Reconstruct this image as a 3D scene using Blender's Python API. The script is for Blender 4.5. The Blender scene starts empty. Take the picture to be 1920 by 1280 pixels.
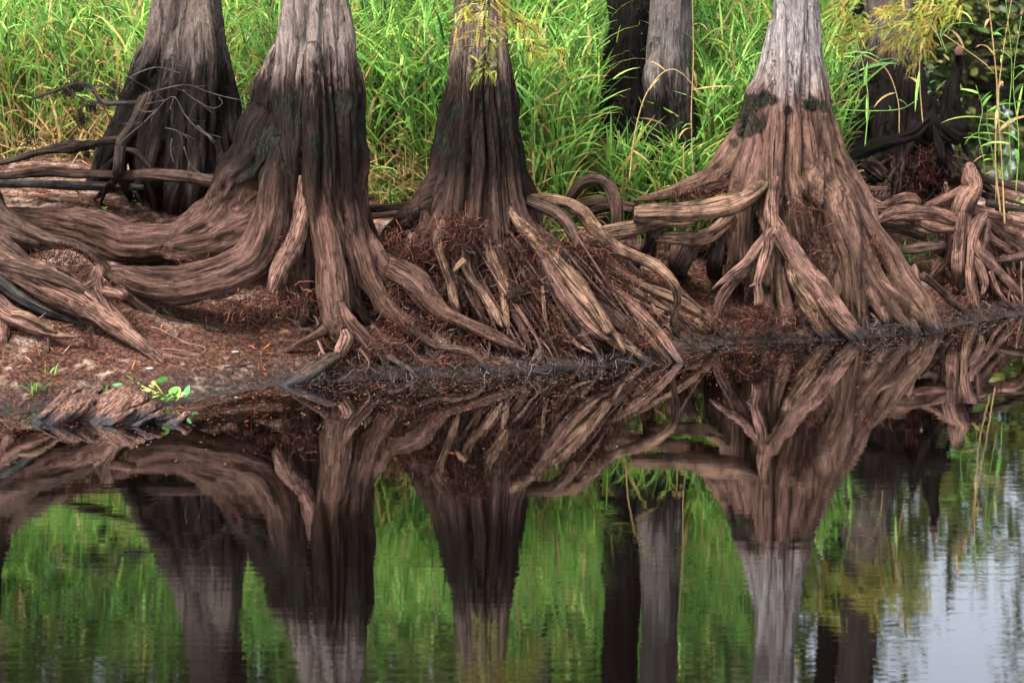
import bpy, math, random
import numpy as np
random.seed(7)
rng = np.random.default_rng(11)
scene = bpy.context.scene
C = scene.collection

# ------------------------------------------------------------------ camera, sky, sun, exposure
CAM_H, FPX, PITCH = 3.6, 3200.0, math.atan(660 / 3200.0)
cam = bpy.data.cameras.new('camera'); cam_o = bpy.data.objects.new('camera', cam); C.objects.link(cam_o)
cam.lens = 60.0; cam.sensor_width = 36.0; cam.clip_end = 1000
cam.dof.use_dof = True; cam.dof.focus_distance = 17.3; cam.dof.aperture_fstop = 2.0
cam_o.location = (0, 0, CAM_H); cam_o.rotation_euler = (math.pi / 2 - PITCH, 0, 0)
scene.camera = cam_o
SUN_EL, SUN_AZ = math.radians(60), math.radians(214)      # azimuth clockwise from +Y: behind the camera, a little left
world = bpy.data.worlds.new('World'); scene.world = world; world.use_nodes = True
wn = world.node_tree.nodes; wl = world.node_tree.links
bg = wn['Background']; bg.inputs['Strength'].default_value = 0.15
sky = wn.new('ShaderNodeTexSky'); sky.sky_type = 'NISHITA'; sky.sun_disc = False
sky.sun_elevation = SUN_EL; sky.sun_rotation = SUN_AZ; sky.dust_density = 4.0; sky.air_density = 1.0
hs = wn.new('ShaderNodeHueSaturation'); hs.inputs['Saturation'].default_value = 0.35
wl.new(sky.outputs[0], hs.inputs['Color']); wl.new(hs.outputs[0], bg.inputs['Color'])
sun = bpy.data.lights.new('sun', 'SUN'); sun.energy = 3.4; sun.angle = math.radians(16); sun.color = (1, 0.95, 0.88)
sun_o = bpy.data.objects.new('sun', sun); C.objects.link(sun_o)
sun_o.rotation_euler = (math.pi / 2 - SUN_EL, 0, math.pi - SUN_AZ)
scene.view_settings.view_transform = 'Standard'; scene.view_settings.look = 'None'
scene.view_settings.exposure = 1.85; scene.view_settings.gamma = 1.0
scene.cycles.max_bounces = 5; scene.cycles.diffuse_bounces = 2; scene.cycles.glossy_bounces = 3; scene.cycles.use_denoising = True

# ------------------------------------------------------------------ photograph pixel -> place
CP, SP = math.cos(PITCH), math.sin(PITCH)
def ray(px, py):
    u = (px - 960) / FPX; v = (640 - py) / FPX
    return (u, CP + v * SP, -SP + v * CP)
def at(px, py, Y):
    d = ray(px, py); t = Y / d[1]
    return np.array((d[0] * t, Y, CAM_H + d[2] * t)), t / FPX          # point, metres per pixel there
def at_z(px, py, z=0.0):
    d = ray(px, py); t = (z - CAM_H) / d[2]
    return np.array((d[0] * t, d[1] * t, z)), t / FPX

# ------------------------------------------------------------------ numpy noise
def _hash(i, j, k, seed):
    h = (i * 374761393 + j * 668265263 + k * 2147483647 + seed * 974711) & 0xffffffff
    h = ((h ^ (h >> 13)) * 1274126177) & 0xffffffff
    h = ((h ^ (h >> 15)) * 2246822519) & 0xffffffff
    return ((h ^ (h >> 16)) & 0xffff) / 32767.5 - 1.0
def noise(p, seed=0):
    p = np.asarray(p, dtype=np.float64)
    f = np.floor(p); i = f.astype(np.int64); t = p - f; t = t * t * (3 - 2 * t)
    x, y, z = t[..., 0], t[..., 1], t[..., 2]; a, b, c = i[..., 0], i[..., 1], i[..., 2]
    r = 0
    for dx in (0, 1):
        for dy in (0, 1):
            for dz in (0, 1):
                w = (x if dx else 1 - x) * (y if dy else 1 - y) * (z if dz else 1 - z)
                r = r + w * _hash(a + dx, b + dy, c + dz, seed)
    return r
def fbm(p, seed=0, octv=3):
    r = 0; a = 1.0; p = np.asarray(p, dtype=np.float64)
    for o in range(octv):
        r = r + a * noise(p * 2 ** o, seed + o); a *= 0.5
    return r

# ------------------------------------------------------------------ object helpers
def tag(o, label=None, cat=None, group=None, kind=None):
    if label: o['label'] = label
    if cat: o['category'] = cat
    if group: o['group'] = group
    if kind: o['kind'] = kind
    return o
def empty(name, loc, label, cat, group=None):
    o = bpy.data.objects.new(name, None); o.empty_display_size = 0.2; o.location = loc
    C.objects.link(o); return tag(o, label, cat, group)
def mesh_np(verts, faces, attrs=None, smooth=True):
    """faces: int array (n,3) or (n,4), or a list of such arrays"""
    if not isinstance(faces, (list, tuple)): faces = [faces]
    faces = [np.asarray(f, dtype=np.int32) for f in faces if len(f)]
    me = bpy.data.meshes.new('m')
    me.vertices.add(len(verts)); me.vertices.foreach_set('co', np.asarray(verts, dtype=np.float32).ravel())
    loops = np.concatenate([f.ravel() for f in faces])
    sizes = np.concatenate([np.full(len(f), f.shape[1], dtype=np.int32) for f in faces])
    starts = np.concatenate([[0], np.cumsum(sizes)[:-1]]).astype(np.int32)
    me.loops.add(len(loops)); me.loops.foreach_set('vertex_index', loops)
    me.polygons.add(len(sizes)); me.polygons.foreach_set('loop_start', starts)
    me.update(calc_edges=True)
    if smooth: me.polygons.foreach_set('use_smooth', np.ones(len(sizes), dtype=bool))
    for k, v in (attrs or {}).items():
        set_attr(me, k, v)
    me.validate(); return me
def set_attr(me, k, v):
    v = np.asarray(v, dtype=np.float32)
    if v.ndim == 1:
        a = me.attributes.new(k, 'FLOAT', 'POINT'); a.data.foreach_set('value', v)
    elif v.shape[1] == 3:
        a = me.attributes.new(k, 'FLOAT_VECTOR', 'POINT'); a.data.foreach_set('vector', v.ravel())
    else:
        a = me.attributes.new(k, 'FLOAT_COLOR', 'POINT'); a.data.foreach_set('color', v.ravel())
def obj(name, me, mat, parent=None):
    o = bpy.data.objects.new(name, me); me.name = name
    C.objects.link(o)
    if mat: me.materials.append(mat)
    if parent is not None:
        o.parent = parent; o.matrix_parent_inverse.identity()
        o.location = -np.array(parent.location) if parent.parent is None else (0, 0, 0)            # meshes are in place coordinates
    return o

# ------------------------------------------------------------------ materials
class N:
    def __init__(s, name):
        s.m = bpy.data.materials.new(name); s.m.use_nodes = True
        s.t = s.m.node_tree; s.t.nodes.clear(); s.out = s.t.nodes.new('ShaderNodeOutputMaterial')
    def n(s, typ, **kw):
        x = s.t.nodes.new('ShaderNode' + typ)
        for k, v in kw.items():
            if k in x.inputs: x.inputs[k].default_value = v
            else: setattr(x, k, v)
        return x
    def l(s, a, b): s.t.links.new(a, b); return s
    def attr(s, name, out): return s.n('Attribute', attribute_name=name).outputs[out]
    def vmul(s, v, sc):
        x = s.n('VectorMath', operation='MULTIPLY'); s.l(v, x.inputs[0]); x.inputs[1].default_value = sc; return x.outputs[0]
    def noise(s, v, scale=1, detail=4, rough=0.6, dist=0.0):
        x = s.n('TexNoise'); x.inputs['Scale'].default_value = scale; x.inputs['Detail'].default_value = detail
        x.inputs['Roughness'].default_value = rough; x.inputs['Distortion'].default_value = dist
        s.l(v, x.inputs['Vector']); return x.outputs['Fac']
    def ramp(s, f, stops):
        x = s.n('ValToRGB'); e = x.color_ramp.elements
        while len(e) < len(stops): e.new(0.5)
        for el, (p, c) in zip(e, stops):
            el.position = p; el.color = (c if isinstance(c, tuple) else (c, c, c)) + (1,)
        s.l(f, x.inputs[0]); return x.outputs[0]
    def mix(s, f, a, b, mode='MIX'):
        x = s.n('Mix', data_type='RGBA', blend_type=mode)
        for sock, v in ((x.inputs[0], f), (x.inputs[6], a), (x.inputs[7], b)):
            if hasattr(v, 'is_linked'): s.l(v, sock)
            elif isinstance(v, tuple): sock.default_value = v + (1,)
            else: sock.default_value = v if sock == x.inputs[0] else (v, v, v, 1)
        return x.outputs[2]
    def math(s, op, a, b=0.0, clamp=False):
        x = s.n('Math', operation=op); x.use_clamp = clamp
        for i, v in enumerate((a, b)):
            if hasattr(v, 'is_linked'): s.l(v, x.inputs[i])
            else: x.inputs[i].default_value = v
        return x.outputs[0]
    def bump(s, h, dist, strength=1.0, prev=None):
        x = s.n('Bump'); x.inputs['Distance'].default_value = dist; x.inputs['Strength'].default_value = strength
        s.l(h, x.inputs['Height'])
        if prev is not None: s.l(prev, x.inputs['Normal'])
        return x.outputs[0]
    def finish(s, col, rough=0.85, nrm=None, spec=0.3):
        b = s.n('BsdfPrincipled'); b.inputs['Specular IOR Level'].default_value = spec
        if hasattr(col, 'is_linked'): s.l(col, b.inputs['Base Color'])
        else: b.inputs['Base Color'].default_value = col + (1,)
        if hasattr(rough, 'is_linked'): s.l(rough, b.inputs['Roughness'])
        else: b.inputs['Roughness'].default_value = rough
        if nrm is not None: s.l(nrm, b.inputs['Normal'])
        s.l(b.outputs[0], s.out.inputs[0]); return s.m

ALB = 0.88
def bark(name, lo, hi, groove, top, band, band_amt, z_band=(1.75, 2.15, 2.35, 2.75), pink=(0.30, 0.19, 0.165), pink_amt=0.5, upper=0.25, blotch=0.0, z_top=None):
    """fibrous bark along the grain, pale above the flood mark, algae-dark just below it, brown beneath, wet at the waterline"""
    s = N(name); g0 = s.attr('grain', 'Vector'); pos = s.n('NewGeometry').outputs['Position']
    z = s.n('SeparateXYZ'); s.l(pos, z.inputs[0]); z = z.outputs[2]
    wn_ = s.n('TexNoise'); wn_.inputs['Scale'].default_value = 5.0; wn_.inputs['Detail'].default_value = 3; s.l(pos, wn_.inputs['Vector'])
    g = s.n('VectorMath', operation='MULTIPLY_ADD'); s.l(wn_.outputs['Color'], g.inputs[0]); g.inputs[1].default_value = (0.035, 0.035, 0.1); s.l(g0, g.inputs[2]); g = g.outputs[0]   # the fibres wander
    n1 = s.noise(s.vmul(g, (38, 38, 1.7)), 1, 5, 0.62, 0.2)
    n2 = s.noise(s.vmul(g, (80, 80, 11)), 1, 4, 0.65)
    n3 = s.noise(s.vmul(g, (7, 7, 0.9)), 1, 3, 0.55)
    flake = s.noise(s.vmul(g, (30, 30, 13)), 1, 4, 0.7)                     # short peeling strips
    patch = s.noise(s.vmul(pos, (2.4, 2.4, 1.5)), 1, 5, 0.65)
    base = s.ramp(n1, [(0.32, groove), (0.40, lo), (0.60, hi), (0.76, tuple(min(1, c * 1.6) for c in hi))])
    base = s.mix(s.math('MULTIPLY', s.ramp(patch, [(0.46, 0.0), (0.62, 1.0)]), pink_amt), base, s.ramp(n1, [(0.30, groove), (0.42, tuple(c * 0.6 for c in pink)), (0.68, pink)]))
    zz = s.math('ADD', z, s.math('MULTIPLY', s.math('SUBTRACT', s.noise(s.vmul(g, (11, 11, 1.6)), 1, 5, 0.7), 0.5), 1.15)); zz = s.math('ADD', zz, s.math('MULTIPLY', s.math('SUBTRACT', n1, 0.5), 0.6))
    topc = s.ramp(n1, [(0.30, tuple(c * 0.12 for c in top)), (0.42, tuple(c * 0.6 for c in top)), (0.64, top)])
    span = 4.0
    zt = z_top or z_band[2:]; tf = s.ramp(s.math('DIVIDE', zz, span), [(zt[0] / span, 0.0), (zt[1] / span, 1.0)])
    col = s.mix(tf, base, topc)
    bf = s.ramp(s.math('DIVIDE', zz, span), [(z_band[0] / span, 0.0), (z_band[1] / span, 1.0), (z_band[2] / span, 1.0), (z_band[3] / span, 0.0)])
    if blotch: bf = s.math('MULTIPLY', bf, s.ramp(s.noise(s.vmul(pos, (5.5, 5.5, 3.5)), 1, 5, 0.7), [(0.5, 1 - blotch), (0.56, 1.0)]))
    bcol = s.ramp(n1, [(0.34, tuple(c * 0.3 for c in band)), (0.65, band)])
    col = s.mix(s.math('MULTIPLY', bf, band_amt), col, bcol)
    col = s.mix(s.math('MULTIPLY', s.ramp(s.math('DIVIDE', zz, 8.0), [(3.4 / 8, 0.0), (4.0 / 8, 1.0)]), 1 - upper), col, tuple(c * 0.16 for c in top))  # high on the trunk, canopy shade and darker upper bark put into the colour
    col = s.mix(s.ramp(s.math('ADD', s.attr('stain', 'Fac'), s.math('MULTIPLY', s.math('SUBTRACT', flake, 0.5), 0.5)), [(0.32, 0.0), (0.7, 0.9)]), col, s.ramp(n2, [(0.35, (0.0022, 0.0023, 0.0018)), (0.68, (0.016, 0.0165, 0.012))]))
    col = s.mix(s.math('MULTIPLY', s.ramp(n3, [(0.34, 1.0), (0.5, 0.0)]), 0.6), col, groove)
    col = s.mix(1.0, col, s.ramp(n2, [(0.34, 0.6), (0.52, 1.0), (0.7, 1.25)]), 'MULTIPLY')
    col = s.mix(1.0, col, s.ramp(flake, [(0.34, 0.7), (0.5, 1.0), (0.68, 1.2)]), 'MULTIPLY')
    wet = s.ramp(s.math('ADD', z, s.math('MULTIPLY', s.math('SUBTRACT', n1, 0.5), 0.25)), [(0.04, 1.0), (0.2, 0.0)])
    col = s.mix(1.0, col, ALB, 'MULTIPLY')
    col = s.mix(s.math('MULTIPLY', wet, 0.85), col, (0.010, 0.010, 0.012))
    rough = s.mix(wet, 0.9, 0.3)
    nr = s.bump(n1, 0.014, 1.0); nr = s.bump(flake, 0.008, 0.8, nr); nr = s.bump(n2, 0.005, 1.0, nr)
    return s.finish(col, rough, nr, 0.06)

def wood(name, lo, hi, groove, wet_z=0.2):
    """weathered bare root wood with long grooves"""
    s = N(name); g0 = s.attr('grain', 'Vector'); pos = s.n('NewGeometry').outputs['Position']
    z = s.n('SeparateXYZ'); s.l(pos, z.inputs[0]); z = z.outputs[2]
    wn_ = s.n('TexNoise'); wn_.inputs['Scale'].default_value = 7.0; wn_.inputs['Detail'].default_value = 3; s.l(pos, wn_.inputs['Vector'])
    g = s.n('VectorMath', operation='MULTIPLY_ADD'); s.l(wn_.outputs['Color'], g.inputs[0]); g.inputs[1].default_value = (0.025, 0.025, 0.1); s.l(g0, g.inputs[2]); g = g.outputs[0]
    n1 = s.noise(s.vmul(g, (60, 60, 1.8)), 1, 4, 0.6, 0.3)
    n2 = s.noise(s.vmul(g, (130, 130, 9)), 1, 3, 0.6)
    patch = s.noise(s.vmul(pos, (4, 4, 4)), 1, 5, 0.68)
    col = s.ramp(n1, [(0.32, groove), (0.40, lo), (0.53, hi), (0.7, tuple(min(1, c * 1.5) for c in hi))])
    col = s.mix(s.ramp(patch, [(0.36, 0.85), (0.56, 0.0)]), col, s.ramp(n1, [(0.37, groove), (0.7, tuple(c * 0.9 for c in lo))]))
    col = s.mix(1.0, col, s.ramp(n2, [(0.34, 0.45), (0.53, 1.0), (0.72, 1.3)]), 'MULTIPLY')
    wet = s.ramp(s.math('ADD', z, s.math('MULTIPLY', s.math('SUBTRACT', patch, 0.5), 0.35)), [(0.04, 1.0), (wet_z, 0.0)])
    col = s.mix(1.0, col, ALB, 'MULTIPLY')
    col = s.mix(s.math('MULTIPLY', wet, 0.9), col, (0.010, 0.010, 0.013))
    rough = s.mix(wet, 0.85, 0.3)
    nr = s.bump(n1, 0.012, 1.0); nr = s.bump(n2, 0.004, 1.0, nr)
    return s.finish(col, rough, nr, 0.08)

def tinted(name, rough=0.7, trans=0.0, spec=0.3):
    """colour carried by each blade, leaf or fibre"""
    s = N(name); c = s.attr('col', 'Color')
    c = s.mix(1.0, c, s.ramp(s.noise(s.n('NewGeometry').outputs['Position'], 34, 3, 0.6), [(0.32, 0.62), (0.52, 1.0), (0.72, 1.28)]), 'MULTIPLY')
    b = s.n('BsdfPrincipled'); s.l(c, b.inputs['Base Color']); b.inputs['Roughness'].default_value = rough
    b.inputs['Specular IOR Level'].default_value = spec
    if trans:
        t = s.n('BsdfTranslucent'); s.l(c, t.inputs['Color']); mx = s.n('MixShader'); mx.inputs[0].default_value = trans
        s.l(b.outputs[0], mx.inputs[1]); s.l(t.outputs[0], mx.inputs[2]); s.l(mx.outputs[0], s.out.inputs[0])
    else: s.l(b.outputs[0], s.out.inputs[0])
    return s.m

BR_LO, BR_HI, BR_GR = (0.020, 0.0105, 0.0075), (0.072, 0.0395, 0.029), (0.0024, 0.0015, 0.0012)
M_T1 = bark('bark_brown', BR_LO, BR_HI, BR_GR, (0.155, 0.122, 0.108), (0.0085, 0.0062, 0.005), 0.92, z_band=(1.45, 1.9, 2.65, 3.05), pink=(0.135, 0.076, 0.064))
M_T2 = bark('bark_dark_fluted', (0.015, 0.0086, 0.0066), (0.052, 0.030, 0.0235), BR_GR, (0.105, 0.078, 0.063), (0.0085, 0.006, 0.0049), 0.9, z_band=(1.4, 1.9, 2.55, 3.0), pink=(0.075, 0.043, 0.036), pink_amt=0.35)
M_T4 = bark('bark_pale', (0.038, 0.021, 0.0148), (0.105, 0.062, 0.044), (0.0035, 0.0022, 0.0018), (0.22, 0.19, 0.186), (0.085, 0.045, 0.038), 0.5, z_band=(2.0, 2.25, 2.4, 2.6), pink=(0.165, 0.088, 0.074), upper=0.7, z_top=(2.3, 2.95))
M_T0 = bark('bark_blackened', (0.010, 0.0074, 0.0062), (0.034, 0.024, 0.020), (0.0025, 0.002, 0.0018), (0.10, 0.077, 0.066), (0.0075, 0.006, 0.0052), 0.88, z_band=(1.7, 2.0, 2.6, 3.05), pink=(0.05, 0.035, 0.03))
M_KNEE = bark('bark_knee', (0.008, 0.0055, 0.0046), (0.036, 0.024, 0.020), (0.002, 0.0015, 0.0015), (0.0075, 0.006, 0.0055), (0.0055, 0.0045, 0.004), 0.95, z_band=(1.4, 1.7, 3.4, 3.9), pink=(0.055, 0.032, 0.028))
M_WOOD = wood('root_wood_tan', (0.048, 0.027, 0.018), (0.16, 0.096, 0.064), (0.004, 0.0028, 0.002))
M_WOODP = wood('root_wood_pink', (0.046, 0.0235, 0.0178), (0.155, 0.086, 0.066), (0.004, 0.0028, 0.0022))
M_WOODD = wood('root_wood_dark', (0.020, 0.012, 0.0092), (0.064, 0.038, 0.029), (0.0025, 0.0018, 0.0016))
M_STUMP = wood('driftwood', (0.04, 0.022, 0.0168), (0.145, 0.08, 0.06), (0.003, 0.0028, 0.003), 0.1)
M_TWIG = wood('twig_grey', (0.022, 0.019, 0.017), (0.072, 0.063, 0.058), (0.005, 0.004, 0.0035))
M_GRASS = tinted('grass_blades', 0.6, 0.45, 0.2)
M_FIB = tinted('fibres', 0.95, 0.0, 0.02)
M_LEAF = tinted('leaves', 0.5, 0.3, 0.4)

# ------------------------------------------------------------------ terrain height
front = [(-520, 835), (0, 778), (120, 766), (350, 751), (530, 720), (700, 712), (900, 706), (1100, 690), (1270, 668), (1360, 645), (1620, 637), (1760, 618), (1840, 603), (1920, 590), (2300, 560)]
LAND = [tuple(at_z(*p)[0][:2]) for p in front]
LAND = [(-250, 9.0)] + LAND + [(14, 22), (15, 29.0), (9, 28.6), (7.4, 28.4), (6.3, 29.5), (6.0, 33), (6.1, 45), (6.2, 300), (-250, 300)]
FAR = [(3, 60), (14, 63), (60, 66), (300, 75), (300, 300), (3, 300)]
def sdist(X, Y, poly):
    X = np.asarray(X, float); Y = np.asarray(Y, float); d = np.full(X.shape, 1e9); ins = np.zeros(X.shape, bool)
    n = len(poly)
    for i in range(n):
        x0, y0 = poly[i]; x1, y1 = poly[(i + 1) % n]
        ex, ey = x1 - x0, y1 - y0; L = ex * ex + ey * ey
        t = np.clip(((X - x0) * ex + (Y - y0) * ey) / L, 0, 1)
        d = np.minimum(d, np.hypot(X - x0 - t * ex, Y - y0 - t * ey))
        c = ((y0 > Y) != (y1 > Y)); den = (y1 - y0) if y1 != y0 else 1e-9
        ins ^= c & (X < (x1 - x0) * (Y - y0) / den + x0)
    return np.where(ins, d, -d)
def height(X, Y):
    X = np.asarray(X, float); Y = np.asarray(Y, float)
    d = sdist(X, Y, LAND)
    h = np.interp(d, [-8, 0, 0.25, 1, 2, 3, 4, 8, 25, 80], [-2, 0, 0.06, 0.36, 0.82, 1.16, 1.32, 1.5, 1.7, 1.9])
    rt = np.clip((X - 3.0) / 2.0, 0, 1)
    h = np.where(h > 0, h * (1 - 0.30 * rt), h)
    p = np.stack([X, Y, np.zeros_like(X)], -1)
    amp = np.clip(d * 2, 0, 1)
    h = h + amp * (0.05 * fbm(p * 0.9, 3) + 0.02 * fbm(p * 4.5, 5))
    d2 = sdist(X, Y, FAR)
    h2 = np.interp(d2, [-8, 0, 1, 6, 60], [-2, 0, 0.4, 0.8, 1.5])
    return np.maximum(h, h2)
def on_ground(px, py, lift=0.0):
    d = ray(px, py); t = np.arange(9, 60, 0.02)
    x, y, z = d[0] * t, d[1] * t, CAM_H + d[2] * t
    k = np.argmax(z <= np.maximum(height(x, y), -0.03) + lift)
    return np.array((x[k], y[k], z[k])), t[k] / FPX

# ------------------------------------------------------------------ ground and water
def axis(lo, a, b, hi, step, grow=1.22):
    mid = list(np.arange(a, b, step)); r = [b]; s = step
    while r[-1] < hi: s *= grow; r.append(r[-1] + s)
    l = [a]; s = step
    while l[-1] > lo: s *= grow; l.append(l[-1] - s)
    return np.array(sorted(set(l[1:])) + mid + r)
gx = axis(-240, -6.6, 8.6, 260, 0.07); gy = axis(4, 13.4, 24, 280, 0.07)
GX, GY = np.meshgrid(gx, gy); GZ = height(GX, GY)
nx, ny = len(gx), len(gy); idx = np.arange(nx * ny).reshape(ny, nx)
quads = np.stack([idx[:-1, :-1], idx[:-1, 1:], idx[1:, 1:], idx[1:, :-1]], -1).reshape(-1, 4)
s = N('bank_soil'); pos = s.n('NewGeometry').outputs['Position']
zz = s.n('SeparateXYZ'); s.l(pos, zz.inputs[0]); zz = zz.outputs[2]
a = s.noise(s.vmul(pos, (1, 1, 1)), 1.6, 5, 0.62); b = s.noise(pos, 28, 4, 0.7); c2 = s.noise(pos, 9, 4, 0.65)
litter = s.ramp(b, [(0.34, (0.004, 0.0025, 0.002)), (0.46, (0.03, 0.0125, 0.008)), (0.58, (0.075, 0.033, 0.021)), (0.74, (0.15, 0.085, 0.058))])
sand = s.ramp(c2, [(0.35, (0.095, 0.058, 0.043)), (0.65, (0.30, 0.215, 0.175))])
sf = s.math('ADD', s.math('MULTIPLY', a, 0.75), s.math('MULTIPLY', c2, 0.35))
sf = s.math('SUBTRACT', sf, s.ramp(zz, [(0.5, 0.065), (1.0, 0.0)]))
col = s.mix(s.ramp(sf, [(0.52, 0.0), (0.63, 0.9)]), litter, sand)
mud = s.ramp(s.math('ADD', zz, s.math('MULTIPLY', s.math('SUBTRACT', c2, 0.5), 0.3)), [(0.02, 1.0), (0.19, 0.0)])
col = s.mix(s.math('MULTIPLY', mud, 0.88), col, s.ramp(b, [(0.35, (0.005, 0.004, 0.004)), (0.7, (0.03, 0.024, 0.022))]))
M_SOIL = s.finish(col, s.mix(mud, 0.95, 0.3), s.bump(b, 0.04, 1.0), 0.15)
ground = obj('ground', mesh_np(np.stack([GX, GY, GZ], -1).reshape(-1, 3), quads), M_SOIL); ground['kind'] = 'structure'

s = N('still_dark_water'); pos = s.n('NewGeometry').outputs['Position']
r1 = s.noise(s.vmul(pos, (1.6, 15.0, 1)), 1, 3, 0.55, 0.4); r2 = s.noise(s.vmul(pos, (0.5, 2.4, 1)), 1, 2, 0.5)
px_ = s.n('SeparateXYZ'); s.l(pos, px_.inputs[0])
breeze = s.ramp(s.math('DIVIDE', px_.outputs[1], 20.0), [(0.40, 1.0), (0.56, 0.42), (0.72, 0.14)])      # open water is more ruffled than the lee of the bank
breeze = s.math('MULTIPLY', breeze, s.ramp(s.noise(s.vmul(pos, (0.22, 0.45, 1)), 1, 2, 0.5), [(0.36, 0.35), (0.62, 1.3)]))
rr = s.math('MULTIPLY', r1, breeze)
nb = s.bump(rr, 0.0010, 1.0); nb = s.bump(r2, 0.0010, 1.0, nb)
gl = s.n('BsdfGlossy', Roughness=0.02); gl.inputs['Color'].default_value = (0.93, 0.95, 0.97, 1); s.l(nb, gl.inputs['Normal'])
df = s.n('BsdfDiffuse'); df.inputs['Color'].default_value = (0.0013, 0.0007, 0.0005, 1)
fr = s.n('Fresnel', IOR=1.33); mx = s.n('MixShader'); s.l(s.math('ADD', s.math('MULTIPLY', fr.outputs[0], 1.9), 0.13, True), mx.inputs[0])
s.l(df.outputs[0], mx.inputs[1]); s.l(gl.outputs[0], mx.inputs[2]); s.l(mx.outputs[0], s.out.inputs[0])
wv = np.array([(-250, -60, 0), (300, -60, 0), (300, 300, 0), (-250, 300, 0)], float)
water = obj('water', mesh_np(wv, np.array([[0, 1, 2, 3]]), smooth=False), s.m); water['kind'] = 'structure'

# ------------------------------------------------------------------ swept roots and merged trunks
def catmull(P, R, step):
    P = np.asarray(P, float); R = np.asarray(R, float)
    if len(P) == 2:
        P = np.array([P[0], (P[0] + P[1]) / 2, P[1]]); R = np.array([R[0], (R[0] + R[1]) / 2, R[1]])
    Q = np.vstack([2 * P[0] - P[1], P, 2 * P[-1] - P[-2]]); out = []; rad = []
    for i in range(len(P) - 1):
        n = max(2, int(np.linalg.norm(P[i + 1] - P[i]) / step))
        t = (np.arange(n) / n)[:, None]
        p0, p1, p2, p3 = Q[i], Q[i + 1], Q[i + 2], Q[i + 3]
        out.append(0.5 * (2 * p1 + (p2 - p0) * t + (2 * p0 - 5 * p1 + 4 * p2 - p3) * t ** 2 + (3 * p1 - p0 - 3 * p2 + p3) * t ** 3))
        rad.append(R[i] + (R[i + 1] - R[i]) * t[:, 0])
    out.append(P[-1:]); rad.append(R[-1:])
    return np.vstack(out), np.concatenate(rad)
def frames(Cn):
    T = np.gradient(Cn, axis=0); T /= np.linalg.norm(T, axis=1)[:, None] + 1e-9
    ref = np.array((0, 1, 0.0)) if abs(T[0][1]) < 0.8 else np.array((0, 0, 1.0))
    n = np.cross(T[0], ref); n /= np.linalg.norm(n); Ns = [n]
    for i in range(1, len(T)):
        n = Ns[-1] - T[i] * np.dot(Ns[-1], T[i]); n /= np.linalg.norm(n) + 1e-9; Ns.append(n)
    Ns = np.array(Ns); return T, Ns, np.cross(T, Ns)
def sweep(P, R, step=0.025, nseg=14, seed=0, groove=0.14, lump=0.12, wob=0.25, flat=1.0, lobes=False):
    Cn, Rn = catmull(P, R, step); Rn = np.maximum(Rn, 0.002)
    s = np.concatenate([[0], np.cumsum(np.linalg.norm(np.diff(Cn, axis=0), axis=1))])
    if wob:
        q = np.stack([s * 4.0, np.full_like(s, seed * 3.7), np.zeros_like(s)], -1)
        off = np.stack([noise(q + (0, 0, k * 9.1), 21) for k in range(3)], -1)
        Cn = Cn + off * (Rn * wob)[:, None] * np.clip(s / 0.15, 0, 1)[:, None]
    T, Nn, B = frames(Cn)
    ph = np.linspace(0, 2 * np.pi, nseg, endpoint=False); cs, sn = np.cos(ph), np.sin(ph)
    tw = (0.8 * noise(np.stack([s * 0.8, s * 0 + seed, s * 0], -1), 8))[:, None]
    ca, sa = np.cos(ph[None] + tw), np.sin(ph[None] + tw)
    S = np.repeat(s[:, None], nseg, 1)
    k1 = noise(np.stack([ca * 1.4 + seed * 5.3, sa * 1.4, S * 5], -1), 1)
    k2 = noise(np.stack([ca * 2.6 + seed * 2.1, sa * 2.6, S * 1.1], -1), 2) + 0.5 * noise(np.stack([ca * 6 + seed * 2.1, sa * 6, S * 1.6], -1), 6)
    rad = Rn[:, None] * (1 + lump * k1 + groove * (2 * np.abs(k2) - 0.5))
    if lobes:                                              # bundles of fused strands, knots and scars
        rr_ = np.random.default_rng(seed); mm = rr_.integers(2, 4); t2 = 1.6 * noise(np.stack([s * 1.1, s * 0 + seed * 1.9, s * 0], -1), 9)[:, None]
        rad = rad * (0.80 + 0.36 * np.abs(np.cos(mm * 0.5 * (ph[None] + t2) + rr_.uniform(0, 6))) ** 0.7) * (1 + 0.16 * noise(np.stack([s * 3.2, s * 0 + seed, s * 0], -1), 12))[:, None]
        for _k in range(int(s[-1] * 1.6)):
            s0, p0, w0 = rr_.uniform(0, s[-1]), rr_.uniform(0, 6.28), rr_.uniform(0.8, 1.6) * Rn.max()
            dphi = np.angle(np.exp(1j * (ph[None] - p0))); rad = rad + Rn[:, None] * rr_.uniform(-0.35, 0.5) * np.exp(-((S - s0) / w0) ** 2 - (dphi / 0.55) ** 2)
        rad = np.maximum(rad, Rn[:, None] * 0.35)
    V = Cn[:, None] + rad[..., None] * (cs[None, :, None] * Nn[:, None] * flat + sn[None, :, None] * B[:, None])
    G = np.stack([rad * cs + seed * 1.37, rad * sn + seed * 0.71, S + seed * 2.3], -1)
    m = len(Cn); ii = np.arange(m * nseg).reshape(m, nseg); jj = np.roll(ii, -1, 1)
    F = np.stack([ii[:-1], jj[:-1], jj[1:], ii[1:]], -1).reshape(-1, 4)
    V = np.vstack([V.reshape(-1, 3), Cn[:1], Cn[-1:]]); G = np.vstack([G.reshape(-1, 3), [[seed * 1.37, seed * 0.71, seed * 2.3]], [[seed * 1.37, seed * 0.71, s[-1] + seed * 2.3]]])
    a, b = m * nseg, m * nseg + 1
    tri = np.vstack([np.stack([np.full(nseg, a), jj[0], ii[0]], -1), np.stack([np.full(nseg, b), ii[-1], jj[-1]], -1)])
    return V, F, tri, G, Cn, Rn, Nn, B, s
_seed = [0]
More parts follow.
